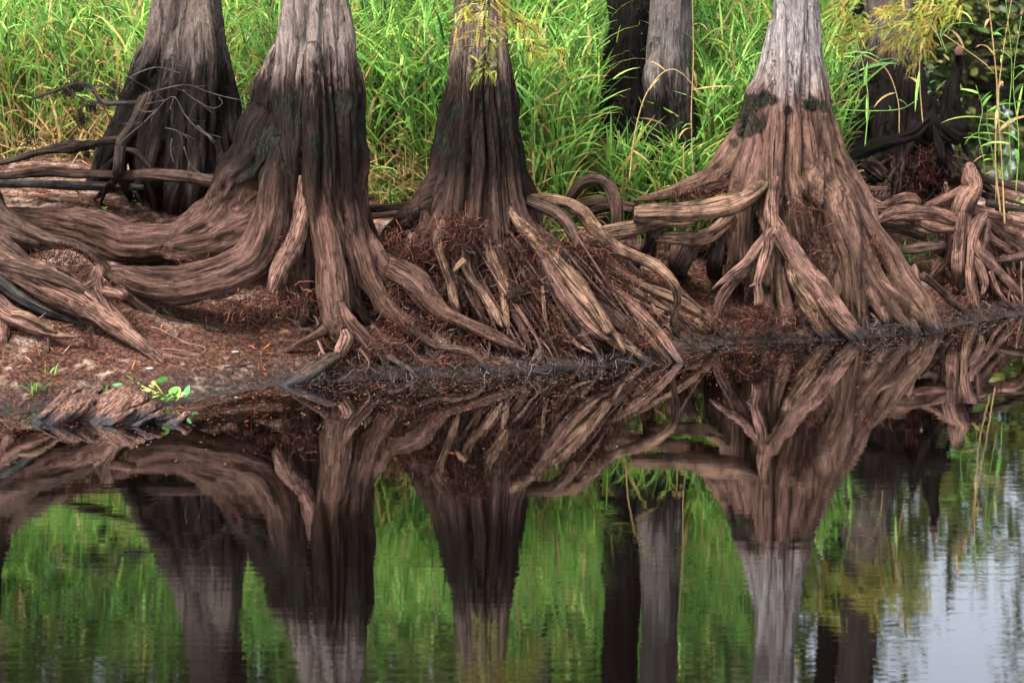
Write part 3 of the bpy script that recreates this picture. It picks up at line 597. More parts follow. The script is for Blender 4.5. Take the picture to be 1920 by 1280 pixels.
# ================================================================== TREE 3: pale trunk on the right with moss patches and forked bare roots
c4 = Core([(1500, -260, 38), (1494, 0, 40), (1490, 73, 45), (1486, 146, 52), (1480, 200, 64), (1476, 260, 78), (1476, 320, 88), (1482, 400, 98), (1495, 480, 104), (1510, 560, 104), (1530, 640, 98)], 18.45)
T4 = empty('cypress_tree', (at(1500, 560, c4.Y)[0][0], c4.Y, 0.2), 'pale cypress with black moss patches and a forked bare root on its flared base', 'tree', 'cypress trees on the river bank')
A = [core_strand(c4),
     st([(1450, 40, 14, 'h'), (1436, 140, 20, 18.45), (1412, 205, 25, 18.5), (1396, 262, 28, 18.5), (1372, 310, 29, 18.5), (1332, 340, 22, 18.55), (1286, 355, 16, 18.6), (1232, 369, 11, 18.65), (1180, 377, 6, 18.7)], c4, groove=0.15),
     st([(1420, 190, 14, 'h'), (1404, 270, 15, 18.15), (1384, 350, 14, 18.05), (1377, 420, 14, 18.0), (1377, 490, 14, 17.95), (1380, 545, 12, 'g')], c4),
     st([(1432, 200, 14, 'h'), (1422, 280, 15, 'h'), (1403, 370, 13, 17.95), (1400, 440, 12, 17.9), (1402, 510, 12, 17.85), (1408, 570, 10, 'g')], c4),
     st([(1446, 100, 14, 'h'), (1440, 220, 15, 'h'), (1430, 320, 14, 'h'), (1430, 390, 14, 'h'), (1436, 440, 12, 17.75)], c4),
     st([(1462, -60, 12, 'h'), (1462, 140, 14, 'h'), (1458, 260, 16, 'h'), (1454, 340, 14, 'h'), (1450, 390, 14, 17.75), (1447, 425, 14, 17.65)], c4),
     st([(1458, 430, 14, 17.8), (1457, 490, 17, 17.75), (1462, 545, 20, 17.7), (1474, 598, 19, 17.7), (1480, 632, 16, 17.7)], c4),
     st([(1480, 100, 14, 'h'), (1482, 250, 17, 'h'), (1487, 350, 19, 'h'), (1503, 430, 18, 17.75), (1520, 490, 14, 17.75)], c4),
     st([(1500, 160, 15, 'h'), (1512, 260, 19, 'h'), (1522, 325, 23, 'h'), (1529, 356, 22, 17.75), (1540, 384, 11, 17.66)], c4, groove=0.05),
     st([(1515, -40, 12, 'h'), (1526, 140, 16, 'h'), (1544, 260, 17, 'h'), (1560, 340, 18, 'h'), (1572, 395, 21, 17.9), (1586, 440, 24, 17.82), (1595, 490, 23), (1600, 535, 23), (1605, 582, 25), (1610, 622, 22, 'w')], c4),
     st([(1550, 240, 14, 'h'), (1570, 320, 17, 'h'), (1592, 390, 19, 17.95), (1606, 440, 17), (1624, 485, 16), (1642, 522, 16), (1670, 566, 17), (1700, 602, 16), (1718, 630, 11, 'w')], c4),
     st([(1532, 60, 10, 'h'), (1542, 160, 14, 18.4), (1560, 250, 18, 18.35), (1582, 320, 21, 18.3), (1607, 362, 23, 18.25), (1630, 407, 23), (1652, 452, 23), (1675, 492, 23), (1697, 532, 24), (1725, 572, 23), (1750, 610, 16), (1767, 627, 9, 'w')], c4),
     st([(1648, 520, 6, 17.75), (1680, 552, 9, 17.65), (1710, 582, 9), (1741, 624, 6, 'w')], c4),
     st([(1540, 430, 16, 18.0), (1555, 495, 18, 17.9), (1551, 540, 17, 17.85), (1556, 600, 14, 17.8)], c4),
     st([(1573, 500, 6, 17.75), (1574, 535, 10, 17.72), (1570, 575, 9, 17.7)], c4),
     st([(1630, 500, 18, 18.0), (1645, 550, 22, 17.95), (1662, 606, 22, 17.85)], c4),
     st([(1690, 500, 14, 18.1), (1712, 530, 14, 18.05), (1730, 560, 12, 18.0)], c4),
     st([(1715, 493, 6, 18.0), (1716, 510, 8), (1722, 535, 10)], c4)]
A += back_strands(c4, (25, 65, 105, 150), 420, 0.8, 0.14)
T4_trunk = merged(A, 0.0186, M_T4, 'trunk', T4, disp=0.009, core=c4, flute=0.105, stains=[(1404, 212, 24, 36), (1392, 244, 18, 18), (1424, 186, 14, 22), (1450, 186, 14, 13), (1476, 207, 8, 10), (1516, 198, 20, 17), (1540, 200, 10, 12), (1378, 270, 10, 14)])
roots(T4, c4, [
    (M_WOOD, [(1428, 345, 9, 18.0), (1418, 360, 15, 17.85), (1390, 378, 17, 17.7), (1340, 393, 14, 17.6), (1290, 400, 13, 17.6), (1240, 400, 13, 17.6), (1200, 402, 14, 17.6), (1188, 402, 11, 17.6)]),
    (M_WOOD, [(1372, 400, 10, 18.0), (1352, 422, 11, 17.95), (1328, 440, 11, 17.85), (1300, 447, 11, 17.8), (1265, 445, 9, 17.8), (1228, 446, 7, 17.8)]),
    (M_WOOD, [(1300, 412, 10, 17.85), (1240, 417, 11, 17.8), (1215, 423, 11, 17.75), (1178, 431, 12, 17.7), (1140, 438, 12, 17.65), (1086, 449, 12, 17.6), (1062, 454, 9, 17.6)]),
    (M_WOODD, [(1228, 436, 9, 17.75), (1222, 448, 9), (1206, 472, 9), (1188, 502, 8, 'g')]),
    (M_WOODD, [(1236, 430, 5, 17.8), (1226, 465, 4), (1222, 495, 4, 'g')]),
    (M_WOODD, [(1350, 440, 10, 18.05), (1345, 480, 12, 18.0), (1340, 515, 12, 'g')]),
    (M_WOODD, [(1290, 455, 22, 18.2), (1275, 490, 20, 18.15), (1270, 515, 14, 'g')]),
    (M_WOODP, [(1455, 335, 6, 17.82), (1450, 360, 9, 17.72), (1446, 395, 12, 17.65), (1446, 428, 14, 17.58), (1436, 446, 12), (1417, 467, 11), (1398, 492, 10), (1367, 516, 8), (1336, 541, 2, 17.3)]),
    (M_WOODP, [(1405, 485, 7, 17.5), (1392, 506, 12), (1368, 538, 10), (1353, 562, 9), (1344, 592, 7, 'g')]),
    (M_WOODP, [(1446, 432, 9, 17.55), (1440, 448, 10, 17.5), (1437, 472, 9), (1427, 506, 8.5), (1420, 532, 8), (1424, 550, 7.5), (1425, 572, 7, 17.25)]),
    (M_WOODP, [(1424, 532, 5, 17.3), (1412, 535, 3), (1405, 537, 1, 17.3)]),
    (M_WOODP, [(1446, 400, 8, 17.65), (1460, 432, 14, 17.55), (1473, 456, 13), (1491, 482, 16), (1515, 516, 18), (1545, 552, 17), (1570, 587, 16), (1596, 616, 12), (1618, 640, 7, 'w')]),
    (M_WOOD, [(1476, 470, 9, 17.65), (1490, 522, 14, 17.55), (1515, 560, 14), (1538, 594, 11), (1572, 638, 6, 'w')]),
    (M_WOOD, [(1494, 530, 7, 17.6), (1504, 562, 10), (1526, 598, 10), (1552, 640, 5, 'w')]),
    (M_WOODP, [(1536, 560, 5, 17.45), (1560, 595, 7), (1588, 625, 6), (1604, 641, 4, 'w')]),
    (M_WOODD, [(1729, 516, 6, 18.3), (1759, 540, 6.5), (1785, 566, 5.5), (1820, 598, 2, 'w')])], M_WOOD)
rootlets('rootlets', T4, [(1300, 365, 70, 14, 18.25, 0.9), (1365, 350, 30, 26, 18.1, 0.5), (1500, 388, 26, 22, 17.62, 0.5), (1455, 600, 110, 28, 17.35, 1.2), (1535, 440, 30, 30, 17.7, 0.5), (1520, 482, 40, 20, 17.7, 0.4), (1640, 470, 18, 40, 17.9, 0.5), (1260, 470, 60, 30, 18.2, 0.7), (1380, 600, 60, 18, 17.3, 0.5)], 420, (0.06, 0.2), 0.004, seed=5)
def moss(parent, core, spots, seed, mat, n=520):
    r = np.random.default_rng(seed); V, F, Cc = [], [], []; k = 0
    for (px, py, rx, ry) in spots:
        for i in range(n):
            a, q = r.uniform(-1, 1, 2)
            if a * a + q * q > 1 or noise(np.array([[px * 0.3 + a * 2.2, py * 0.3 + q * 2.2, 0.5]]), 5)[0] < -0.1 + 0.4 * (a * a + q * q): continue
            x, y = px + a * rx, py + q * ry; Yh = core.hug(x, y, 0) - 0.05 - r.uniform(0, 0.06)
            p, m = at(x, y, Yh); d = r.normal(0, 1, 3); d[1] = -abs(d[1]); d[2] -= 0.5; d /= np.linalg.norm(d)
            sd = np.cross(d, r.normal(0, 1, 3)); sd /= np.linalg.norm(sd); L = r.uniform(0.008, 0.022); w = 0.006
            V += [p - sd * w - d * 0.02, p + sd * w - d * 0.02, p + d * L]; F.append((k, k + 1, k + 2)); k += 3
            c = np.array((0.012, 0.014, 0.009)) * r.uniform(0.5, 2.2); Cc += [list(c) + [1]] * 3
    o = obj('moss', mesh_np(np.array(V), np.array(F), {'col': np.array(Cc)}), mat, parent); o['kind'] = 'stuff'; return o
moss(T4_trunk, c4, [(1404, 214, 22, 32), (1396, 240, 16, 16), (1424, 184, 12, 18), (1450, 186, 12, 10), (1516, 198, 18, 14)], 9, M_FIB, 500)

# ================================================================== TREE 4: blackened tree back left
c0 = Core([(356, -260, 58), (355, 0, 58), (352, 73, 66), (350, 128, 75), (348, 219, 86), (346, 292, 98), (346, 365, 98), (346, 410, 90)], 18.95)
T0 = empty('cypress_tree', (at(346, 390, 18.95)[0][0], 18.95, 1.15), 'blackened cypress standing back left behind the sweeping roots and dead twigs', 'tree', 'cypress trees on the river bank')
A = [core_strand(c0),
     st([(302, -40, 26, 'h'), (290, 90, 30, 'h'), (264, 180, 34, 18.9), (236, 250, 34, 18.85), (206, 300, 30, 18.8), (176, 345, 18, 'g')], c0),
     st([(372, -60, 34, 'h'), (374, 80, 34, 'h'), (373, 180, 36, 'h'), (362, 270, 42, 'h'), (350, 340, 46, 18.3), (342, 394, 44, 'g')], c0),
     st([(408, 60, 24, 'h'), (424, 180, 26, 18.8), (438, 270, 28, 18.75), (446, 340, 26, 'g')], c0),
     st([(396, 160, 20, 'h'), (402, 260, 22, 'h'), (410, 330, 22, 18.45), (420, 385, 20, 'g')], c0),
     st([(330, 60, 22, 'h'), (318, 180, 26, 'h'), (305, 270, 26, 'h'), (290, 330, 24, 18.4), (272, 375, 16, 'g')], c0),
     st([(384, 280, 18, 'h'), (384, 340, 20, 18.3), (390, 392, 18, 'g')], c0)]
A += back_strands(c0, (40, 90, 140), 330, 0.6, 0.16)
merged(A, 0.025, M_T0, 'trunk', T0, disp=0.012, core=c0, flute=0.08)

# ================================================================== background trunks in the grass
def back_tree(rows, Y, label, mat, strands=(), voxel=0.03, top=8.0):
    c = Core(rows, Y); b = at(rows[-1][0], rows[-1][1], Y)[0]
    t = empty('cypress_tree', (b[0], Y, float(height(b[0], Y))), label, 'tree', 'cypress trees standing in the grass')
    A = [core_strand(c, top)] + [st(x, c) for x in strands] + back_strands(c, (60, 120), rows[-1][1] - 60, 0.4, 0.12)
    merged(A, voxel, mat, 'trunk', t, disp=0.012, smooth=2, core=c, flute=0.05); return t
M_T3 = bark('bark_grey_stained', (0.010, 0.0075, 0.0065), (0.034, 0.025, 0.021), (0.0025, 0.002, 0.002), (0.12, 0.102, 0.095), (0.011, 0.008, 0.0068), 0.9, z_band=(1.5, 1.8, 2.35, 2.7), pink=(0.07, 0.05, 0.045))
back_tree([(1258, -300, 36), (1258, 0, 37), (1255, 100, 43), (1255, 180, 44), (1262, 260, 40), (1272, 330, 42), (1276, 390, 46)], 19.7, 'grey trunk stained dark below, standing in tall grass left of the mossy tree', M_T3,
          [[(1240, 60, 20, 'h'), (1226, 150, 22, 19.5), (1224, 260, 20, 19.4), (1222, 350, 20, 19.3)], [(1284, 100, 14, 'h'), (1288, 220, 16, 'h'), (1296, 330, 18, 19.4)]])
back_tree([(1184, -300, 36), (1184, 0, 36), (1180, 100, 40), (1174, 200, 46), (1168, 300, 52), (1165, 370, 56)], 20.3, 'dark trunk half hidden by grass beside the grey trunk', M_KNEE)
back_tree([(1022, -300, 20), (1022, 0, 21), (1020, 100, 24), (1018, 250, 30)], 25.5, 'slim grey trunk deep in the grass behind the dark fluted tree', M_T3, top=9.0)
back_tree([(1668, -300, 36), (1668, 0, 40), (1664, 100, 50), (1660, 200, 64), (1658, 290, 72), (1656, 340, 74)], 21.6, 'dark forked trunk behind the black root stump at right', M_T0,
          [[(1646, 40, 22, 'h'), (1622, 140, 28, 21.4), (1604, 230, 28, 21.3), (1592, 310, 26, 21.2)], [(1696, 40, 18, 'h'), (1712, 140, 22, 21.5), (1728, 240, 24, 21.4), (1740, 320, 22, 21.3)], [(1670, 100, 20, 'h'), (1660, 230, 24, 'h'), (1650, 320, 26, 21.1)]])

back_tree([(1612, -300, 22), (1612, 0, 24), (1606, 120, 30), (1600, 250, 40), (1598, 320, 44)], 23.2, 'dark slim trunk just right of the mossy tree', M_KNEE)
# ================================================================== TREE off the left edge: only its roots reach into view
cl = Core([(-150, -260, 60), (-150, 0, 64), (-148, 150, 76), (-140, 300, 96), (-130, 420, 105), (-110, 520, 100)], 16.5)
TL = empty('cypress_tree', (at(-140, 520, 16.5)[0][0], 16.5, 0.5), 'cypress past the left edge whose twisted bare roots crawl down to the shore', 'tree', 'cypress trees on the river bank')
merged([core_strand(cl), st([(-120, 200, 40, 'h'), (-90, 320, 44, 16.2), (-50, 400, 34, 16.2), (-10, 440, 24, 16.15)], cl), st([(-110, 350, 40, 16.1), (-70, 460, 40, 16.05), (-30, 490, 32, 16.0)], cl), st([(-110, 450, 34, 16.0), (-70, 540, 30, 15.9), (-20, 560, 18, 15.8)], cl)] + back_strands(cl, (30, 90, 150), 430, 0.6, 0.15), 0.03, M_T1, 'trunk', TL)
roots(TL, cl, [
    (M_WOODD, [(-60, 350, 20, 16.3), (-20, 375, 17, 16.25), (12, 408, 15, 16.2), (47, 432, 13, 16.15), (94, 450, 11), (141, 460, 10), (178, 483, 10), (199, 507, 10), (234, 539, 12), (268, 575, 13), (297, 595, 10), (328, 605, 9), (375, 614, 8), (416, 622, 6), (423, 624, 2, 'g')]),
    (M_WOODP, [(-60, 470, 28, 16.1), (0, 492, 27, 16.0), (47, 514, 27, 15.95), (94, 539, 29, 15.9), (141, 558, 30, 15.85), (178, 579, 26), (211, 605, 20), (246, 631, 14), (277, 657, 10), (309, 682, 5, 'g')]),
    (M_WOODP, [(186, 498, 4, 15.85), (184, 512, 8, 15.8), (180, 530, 11, 15.78), (188, 552, 11, 15.75), (206, 582, 10, 15.7), (240, 618, 9), (280, 658, 5, 15.65)]),
    (M_WOODP, [(196, 546, 9, 15.72), (212, 549, 9, 15.68), (226, 551, 9.5, 15.62), (233, 556, 8, 15.58)]),
    (M_WOODP, [(150, 545, 6, 15.75), (166, 538, 7, 15.75), (180, 528, 6, 15.75)]),
    (M_WOODD, [(-20, 490, 12, 15.9), (30, 500, 11, 15.8), (77, 511, 9, 15.75), (117, 525, 9, 15.72), (155, 544, 9, 15.72), (185, 565, 6, 15.72)]),
    (M_WOODD, [(-30, 462, 10, 16.0), (0, 476, 9, 15.95), (35, 487, 7, 15.9), (78, 507, 4, 15.85)]),
    (M_WOODD, [(-30, 425, 14, 16.15), (0, 432, 12, 16.1), (35, 446, 9, 16.05), (74, 460, 5, 16.05)]),
    (M_WOODD, [(-30, 430, 14, 16.1), (10, 458, 12, 16.0), (40, 478, 9, 15.95), (60, 498, 5, 15.9)]),
    (M_TWIG, [(-30, 505, 9, 15.9), (0, 525, 9, 15.85), (35, 553, 9), (82, 579, 8), (117, 593, 6), (162, 608, 3, 'g')]),
    (M_WOODP, [(-40, 545, 14, 15.7), (-5, 567, 14, 15.65), (14, 590, 17, 15.6), (47, 606, 15, 15.55), (82, 621, 10, 15.5), (105, 628, 7, 15.48), (153, 631, 2, 15.48)]),
    (M_WOOD, [(22, 588, 6, 15.5), (50, 592, 8, 15.48), (85, 612, 6, 15.46), (106, 624, 3, 15.46)]),
    (M_WOODP, [(-4, 580, 14, 15.6), (4, 614, 13, 15.55), (5, 644, 9, 'g')]),
    (M_WOODD, [(90, 625, 4, 15.5), (91, 642, 3.5), (90, 664, 2, 'g')]),
    (M_WOODD, [(104, 500, 5, 16.0), (128, 510, 6, 15.95), (154, 535, 4, 15.9)])], M_WOODD)
rootlets('rootlets', TL, [(110, 478, 60, 20, 16.05, 0.8), (150, 512, 50, 20, 15.95, 0.6), (205, 540, 25, 18, 15.9, 0.3), (165, 630, 12, 14, 15.5, 0.2)], 420, (0.05, 0.18), 0.004, seed=15)
rootlets('rootlets', T1, [(470, 570, 70, 30, 16.0, 0.7), (560, 570, 35, 34, 16.0, 0.6), (540, 470, 14, 40, 16.2, 0.3), (735, 560, 40, 30, 16.5, 0.7), (770, 610, 70, 28, 16.2, 1.1), (720, 650, 70, 26, 15.95, 0.8), (840, 670, 80, 22, 15.95, 0.7), (380, 495, 60, 8, 16.5, 0.4), (640, 690, 70, 16, 15.75, 0.5)], 420, (0.06, 0.2), 0.004, seed=16)

# ================================================================== black root stump with two knees (right)
ck = Core([(1749, 165, 6), (1750, 200, 10), (1752, 240, 26), (1756, 300, 24), (1756, 360, 20)], 20.2)
KN = empty('cypress_knee', (at(1756, 380, 20.2)[0][0], 20.2, 0.6), 'black mossy root stump with a tall and a short knee standing on stilt roots', 'tree stump')
A = [st([(1797, 92, 5, 20.1), (1798, 100, 7.5, 20.1), (1798, 118, 9, 20.1), (1794, 146, 11, 20.1), (1789, 168, 14, 20.1), (1787, 194, 17, 20.1), (1789, 222, 20, 20.1), (1797, 242, 20, 20.1), (1806, 262, 12, 20.1)], ck, lump=0.22, groove=0.15),
     st([(1749, 172, 4, 20.1), (1750, 188, 8, 20.1), (1749, 208, 12, 20.1), (1747, 228, 20, 20.1), (1748, 250, 22, 20.15), (1755, 285, 16, 20.2)], ck, lump=0.15),
     st([(1745, 222, 14, 20.05), (1716, 247, 14, 20.0), (1682, 262, 10, 19.95), (1644, 271, 10.5, 19.9), (1607, 290, 9, 19.85), (1580, 303, 7, 19.8)], ck),
     st([(1700, 262, 6, 20.0), (1655, 280, 6, 19.98), (1620, 296, 5, 19.95)], ck),
     st([(1752, 225, 14, 20.1), (1774, 244, 15, 20.0), (1796, 258, 13, 19.98), (1812, 256, 10, 20.0)], ck),
     st([(1750, 235, 12, 20.0), (1758, 272, 10, 19.95), (1765, 300, 10, 19.9), (1763, 325, 10), (1756, 352, 10.5), (1742, 390, 9, 'g')], ck),
     st([(1772, 245, 13, 20.1), (1782, 300, 13, 20.1), (1793, 335, 14, 20.1), (1800, 372, 13, 'g')], ck),
     st([(1802, 250, 12, 20.05), (1815, 290, 8, 20.0), (1828, 318, 7, 19.95), (1845, 346, 7), (1866, 372, 7), (1880, 408, 4, 'g')], ck),
     st([(1735, 240, 12, 20.15), (1718, 285, 11, 20.15), (1705, 330, 11, 20.15), (1690, 372, 8, 'g')], ck),
     st([(1740, 245, 12, 20.4), (1735, 310, 16, 20.4), (1725, 370, 12, 'g')], ck)]
KN_trunk = merged(A, 0.0165, M_KNEE, 'trunk', KN, disp=0.026, smooth=1, fine=0.8)
rootlets('rootlets', KN, [(1705, 325, 40, 45, 20.05, 1.0), (1735, 300, 30, 40, 20.05, 0.8), (1790, 330, 30, 40, 20.0, 0.6), (1690, 360, 40, 20, 20.0, 0.6), (1780, 375, 30, 18, 19.9, 0.3)], 420, (0.08, 0.26), 0.0042, seed=25)
s = N('raw_knee_tip'); M_TIP = s.finish((0.075, 0.03, 0.022), 0.9)
tp, tm = at(1797, 94, 20.0)
tipo = obj('broken_tip', root_mesh([tp + np.array((0, 0, 0.045)), tp + np.array((0.004, 0, 0.02)), tp + np.array((0, 0, -0.03)), tp + np.array((0, 0, -0.06))], [0.012, 0.032, 0.038, 0.03], lump=0.35), M_TIP, KN_trunk)
tipo['label'] = 'raw reddish tip of the tall knee'

# ================================================================== pale stilt root cluster (right edge)
RR = empty('cypress_stump', (at(1810, 560, 19.0)[0][0], 19.1, 0.1), 'bleached stilt-root stump fanning into the water at the right edge', 'tree stump')
roots(RR, ck, [
    [(1816, 306, 4, 19.55), (1818, 318, 8, 19.5), (1820, 336, 12, 19.45), (1827, 350, 12, 19.42), (1818, 370, 15, 19.38), (1808, 390, 15, 19.35), (1801, 410, 14), (1793, 428, 12), (1785, 452, 11), (1775, 480, 10), (1759, 503, 9), (1742, 528, 4, 'g')],
    [(1806, 400, 10, 19.3), (1802, 432, 10, 19.25), (1799, 466, 9, 19.2), (1797, 500, 9, 19.15), (1797, 536, 9), (1798, 574, 9, 'w')],
    [(1812, 400, 8, 19.35), (1813, 452, 7, 19.3), (1811, 500, 7), (1809, 566, 6, 'w')],
    [(1850, 402, 5, 19.3), (1838, 416, 9, 19.25), (1826, 442, 9, 19.2), (1820, 478, 7, 19.1), (1820, 512, 9, 19.05), (1822, 548, 10), (1831, 592, 9, 'w')],
    [(1846, 420, 11, 19.35), (1844, 445, 10, 19.3), (1838, 470, 7, 19.25)],
    [(1826, 450, 7, 19.2), (1832, 468, 9, 19.15), (1852, 489, 10), (1881, 519, 10), (1907, 549, 10), (1930, 574, 9, 'w')],
    [(1824, 478, 5, 19.15), (1838, 505, 7, 19.1), (1846, 531, 7), (1843, 553, 3, 19.0)],
    [(1838, 478, 5, 19.2), (1852, 508, 7), (1861, 536, 8), (1868, 572, 8, 'w')],
    [(1856, 508, 4, 19.2), (1876, 553, 4.5), (1910, 588, 2, 'w')],
    [(1846, 440, 7, 19.4), (1881, 465, 9), (1907, 488, 9), (1932, 506, 8), (1965, 545, 6, 'w')],
    [(1848, 415, 7, 19.5), (1883, 441, 9), (1921, 465, 9), (1960, 490, 8, 'g')],
    [(1812, 392, 9, 19.55), (1832, 398, 10, 19.55), (1865, 404, 10), (1893, 411, 10), (1935, 422, 9, 19.7), (1990, 440, 8, 'g')],
    [(1640, 418, 5, 19.35), (1672, 402, 11, 19.35), (1712, 397, 13, 19.35), (1747, 399, 12, 19.35), (1785, 411, 10, 19.35), (1803, 420, 7, 19.35)],
    [(1624, 394, 7, 19.5), (1677, 394, 6, 19.5), (1708, 391, 5, 19.5)],
    [(1612, 362, 8, 19.6), (1630, 376, 9, 19.6), (1656, 388, 8, 19.55), (1678, 378, 9, 19.5), (1703, 372, 8, 19.5), (1716, 379, 8, 19.5), (1712, 392, 5, 19.5)],
    [(1736, 391, 6, 19.55), (1771, 374, 10, 19.55), (1801, 357, 9, 19.5), (1815, 345, 6, 19.5)],
    [(1722, 414, 6, 19.35), (1752, 427, 8, 19.3), (1792, 433, 6, 19.25)],
    [(1600, 355, 6, 19.7), (1632, 355, 6, 19.7), (1665, 352, 2, 19.7)],
    (M_WOODD, [(1622, 300, 9, 20.4), (1640, 315, 9, 20.4), (1662, 332, 8, 20.3)]),
    (M_WOODD, [(1650, 425, 7, 19.6), (1690, 432, 8, 19.6), (1735, 446, 6, 19.6)]),
    (M_WOODD, [(1765, 420, 6, 19.5), (1768, 470, 6, 19.4), (1764, 500, 5, 'g')]),
    (M_WOODD, [(1680, 470, 7, 19.2), (1720, 466, 8, 19.2), (1768, 458, 6, 19.25)]),
    (M_WOODD, [(1830, 490, 5, 19.6), (1880, 486, 6, 19.6), (1930, 478, 5, 19.6)]),
    (M_WOODD, [(1850, 470, 6, 19.5), (1862, 510, 6, 19.45), (1870, 540, 5, 'g')]),
    (M_WOODD, [(1880, 480, 6, 19.6), (1893, 520, 6), (1900, 545, 5, 'g')]),
    (M_WOODD, [(1820, 320, 6, 19.9), (1850, 336, 6, 19.9), (1900, 350, 6, 20.0), (1960, 366, 5, 20.1)]),
    (M_WOODD, [(1850, 380, 6, 19.8), (1900, 390, 6, 19.8), (1960, 396, 5, 19.8)])], M_WOODP)
rootlets('rootlets', RR, [(1850, 520, 60, 50, 19.4, 0.5), (1800, 560, 60, 18, 18.9, 0.3)], 420, (0.06, 0.2), 0.004, seed=26)

# ================================================================== dead snag, fallen branches, twigs (left, before the black tree)
SN = empty('dead_snag', (at(240, 380, 18.1)[0][0], 18.1, 1.2), 'dead leaning snag with clawed roots and bare grey twigs before the blackened tree', 'snag')
ZB = lambda pts, r, Y: [(x / 4, 100 + y / 4, r if not isinstance(r, (list, tuple)) else r[i], Y) for i, (x, y) in enumerate(pts)]
M_SNAG = wood('snag_wood', (0.013, 0.009, 0.0075), (0.042, 0.028, 0.022), (0.002, 0.0015, 0.0013))
roots(SN, c0, [
    [(276, 180, 8, 17.90), (272, 190, 11, 17.85), (252, 232, 12, 17.80), (233, 260, 11, 17.75), (226, 280, 9, 17.70), (222, 315, 8, 17.70), (212, 345, 6), (194, 360, 5), (174, 374, 2, 'g')],
    [(226, 275, 9, 17.70), (224, 317, 8, 17.70), (232, 342, 8), (246, 376, 4, 'g')],
    [(228, 280, 5, 17.98), (255, 285, 5.5, 17.95), (277, 307, 5, 17.95), (290, 330, 4, 17.95)],
    [(222, 292, 5, 17.70), (208, 306, 6), (190, 325, 5), (178, 350, 4, 'g')],
    [(208, 340, 4, 17.98), (198, 352, 4), (192, 372, 3), (187, 384, 2, 'g')],
    [(232, 262, 7, 17.80), (200, 264, 7, 17.85), (175, 270, 7.5, 17.90), (125, 276, 8, 18.00), (75, 285, 6, 18.10), (37, 297, 5, 18.10), (-20, 310, 4, 18.10)],
    [(276, 335, 6, 17.85), (286, 360, 6), (296, 394, 5, 'g')]], M_SNAG)
tw = [([(1100, 380), (1250, 350), (1310, 330), (1400, 480), (1500, 580), (1620, 660)], 17.65), ([(1110, 300), (1300, 250), (1420, 240), (1560, 290), (1700, 330), (1930, 375)], 17.70), ([(1370, 280), (1480, 360), (1600, 415), (1670, 375), (1640, 330)], 17.65),
      ([(1230, 350), (1150, 290), (1000, 200), (940, 180)], 17.70), ([(1350, 150), (1190, 105), (1050, 140), (960, 190)], 17.75), ([(1060, 365), (880, 372), (760, 360), (680, 250), (560, 230), (450, 270), (240, 345)], 17.85),
      ([(900, 300), (800, 250), (700, 240), (560, 225)], 17.85), ([(740, 370), (620, 340), (520, 280), (450, 200)], 17.80), ([(740, 370), (800, 440), (840, 500)], 17.80), ([(1160, 440), (1080, 520), (960, 620), (880, 690)], 17.60),
      ([(1240, 350), (1180, 420), (1100, 440), (1010, 412)], 17.65), ([(1300, 340), (1280, 400), (1250, 440)], 17.65), ([(1380, 700), (1420, 820), (1500, 900), (1560, 940)], 17.70), ([(1290, 640), (1280, 740), (1310, 830)], 17.75), ([(1240, 560), (1340, 590), (1370, 680)], 17.75),
      ([(1480, 540), (1560, 610), (1600, 640)], 17.65), ([(820, 420), (700, 300), (640, 250)], 17.80), ([(920, 360), (700, 380), (600, 410)], 17.85)]
for pts, Y in tw:
    n = len(pts); thick = 4.5 if pts[0] == (1060, 365) else 1.25
    P, R = strand(ZB(pts, [thick * (1 - 0.55 * i / n) for i in range(n)], Y)); tw_o = obj('twig', root_mesh(P, R, nseg=6, step=0.04), M_TWIG, SN)
    for q in range(2):                                     # forked side twigs
        i = random.randrange(1, n - 1) if n > 2 else 1; d = P[i] - P[i - 1]; d /= np.linalg.norm(d); e = d + rng.normal(0, 0.55, 3); L = random.uniform(0.12, 0.3)
        obj('twig', root_mesh([P[i], P[i] + e * L * 0.5 + rng.normal(0, 0.02, 3), P[i] + e * L], [0.0045, 0.0035, 0.002], nseg=5, step=0.04), M_TWIG, tw_o)
rootlets('hanging_moss', SN, [(125, 166, 12, 14, 18.1, 0.35), (152, 222, 8, 16, 18.05, 0.3), (145, 160, 16, 10, 18.1, 0.25), (218, 168, 18, 14, 18.1, 0.35), (175, 198, 12, 10, 18.1, 0.25), (60, 262, 22, 14, 21.0, 0.3)], 420, (0.05, 0.14), 0.005, [(0.012, 0.011, 0.009), (0.02, 0.017, 0.014), (0.03, 0.022, 0.018), (0.014, 0.012, 0.011), (0.05, 0.025, 0.02)], 33, 1.0)

def lone(name, pts, mat, label, cat, group=None, **kw):
    P, R = strand(pts, c0); o = obj(name, root_mesh(P, R, **kw), mat); return tag(o, label, cat, group)
lone('fallen_branch', [(-30, 333, 4, 17.9), (22, 329, 6, 17.9), (87, 322, 7.5, 17.88), (150, 326, 7.5, 17.85), (225, 329, 8, 17.82), (300, 329, 9, 17.78), (375, 337, 10, 17.72), (455, 352, 11, 17.6)], M_WOODD, 'long bare branch lying level from the left edge to the big swept root', 'branch')
lone('fallen_log', [(-40, 342, 6, 18.3), (40, 344, 7, 18.3), (110, 346, 8, 18.3), (200, 349, 7, 18.3), (270, 351, 4, 18.3)], M_TWIG, 'grey half-buried log behind the level bare branch', 'log')
lone('fallen_branch', [(430, 338, 4, 18.3), (450, 328, 5, 18.25), (470, 312, 4, 18.2)], M_WOODD, 'short broken stick leaning against the swept root near the blackened tree', 'branch')
lone('fallen_branch', [(214, 422, 4, 'g'), (250, 426, 6, 'g'), (300, 436, 4, 'g')], M_WOOD, 'pale split stick lying on sand just above the swept root', 'branch')
lone('fallen_branch', [(-10, 352, 3, 'g'), (40, 356, 5, 'g'), (95, 362, 3, 'g')], M_WOOD, 'pale flat stick on red litter at the left edge', 'branch')
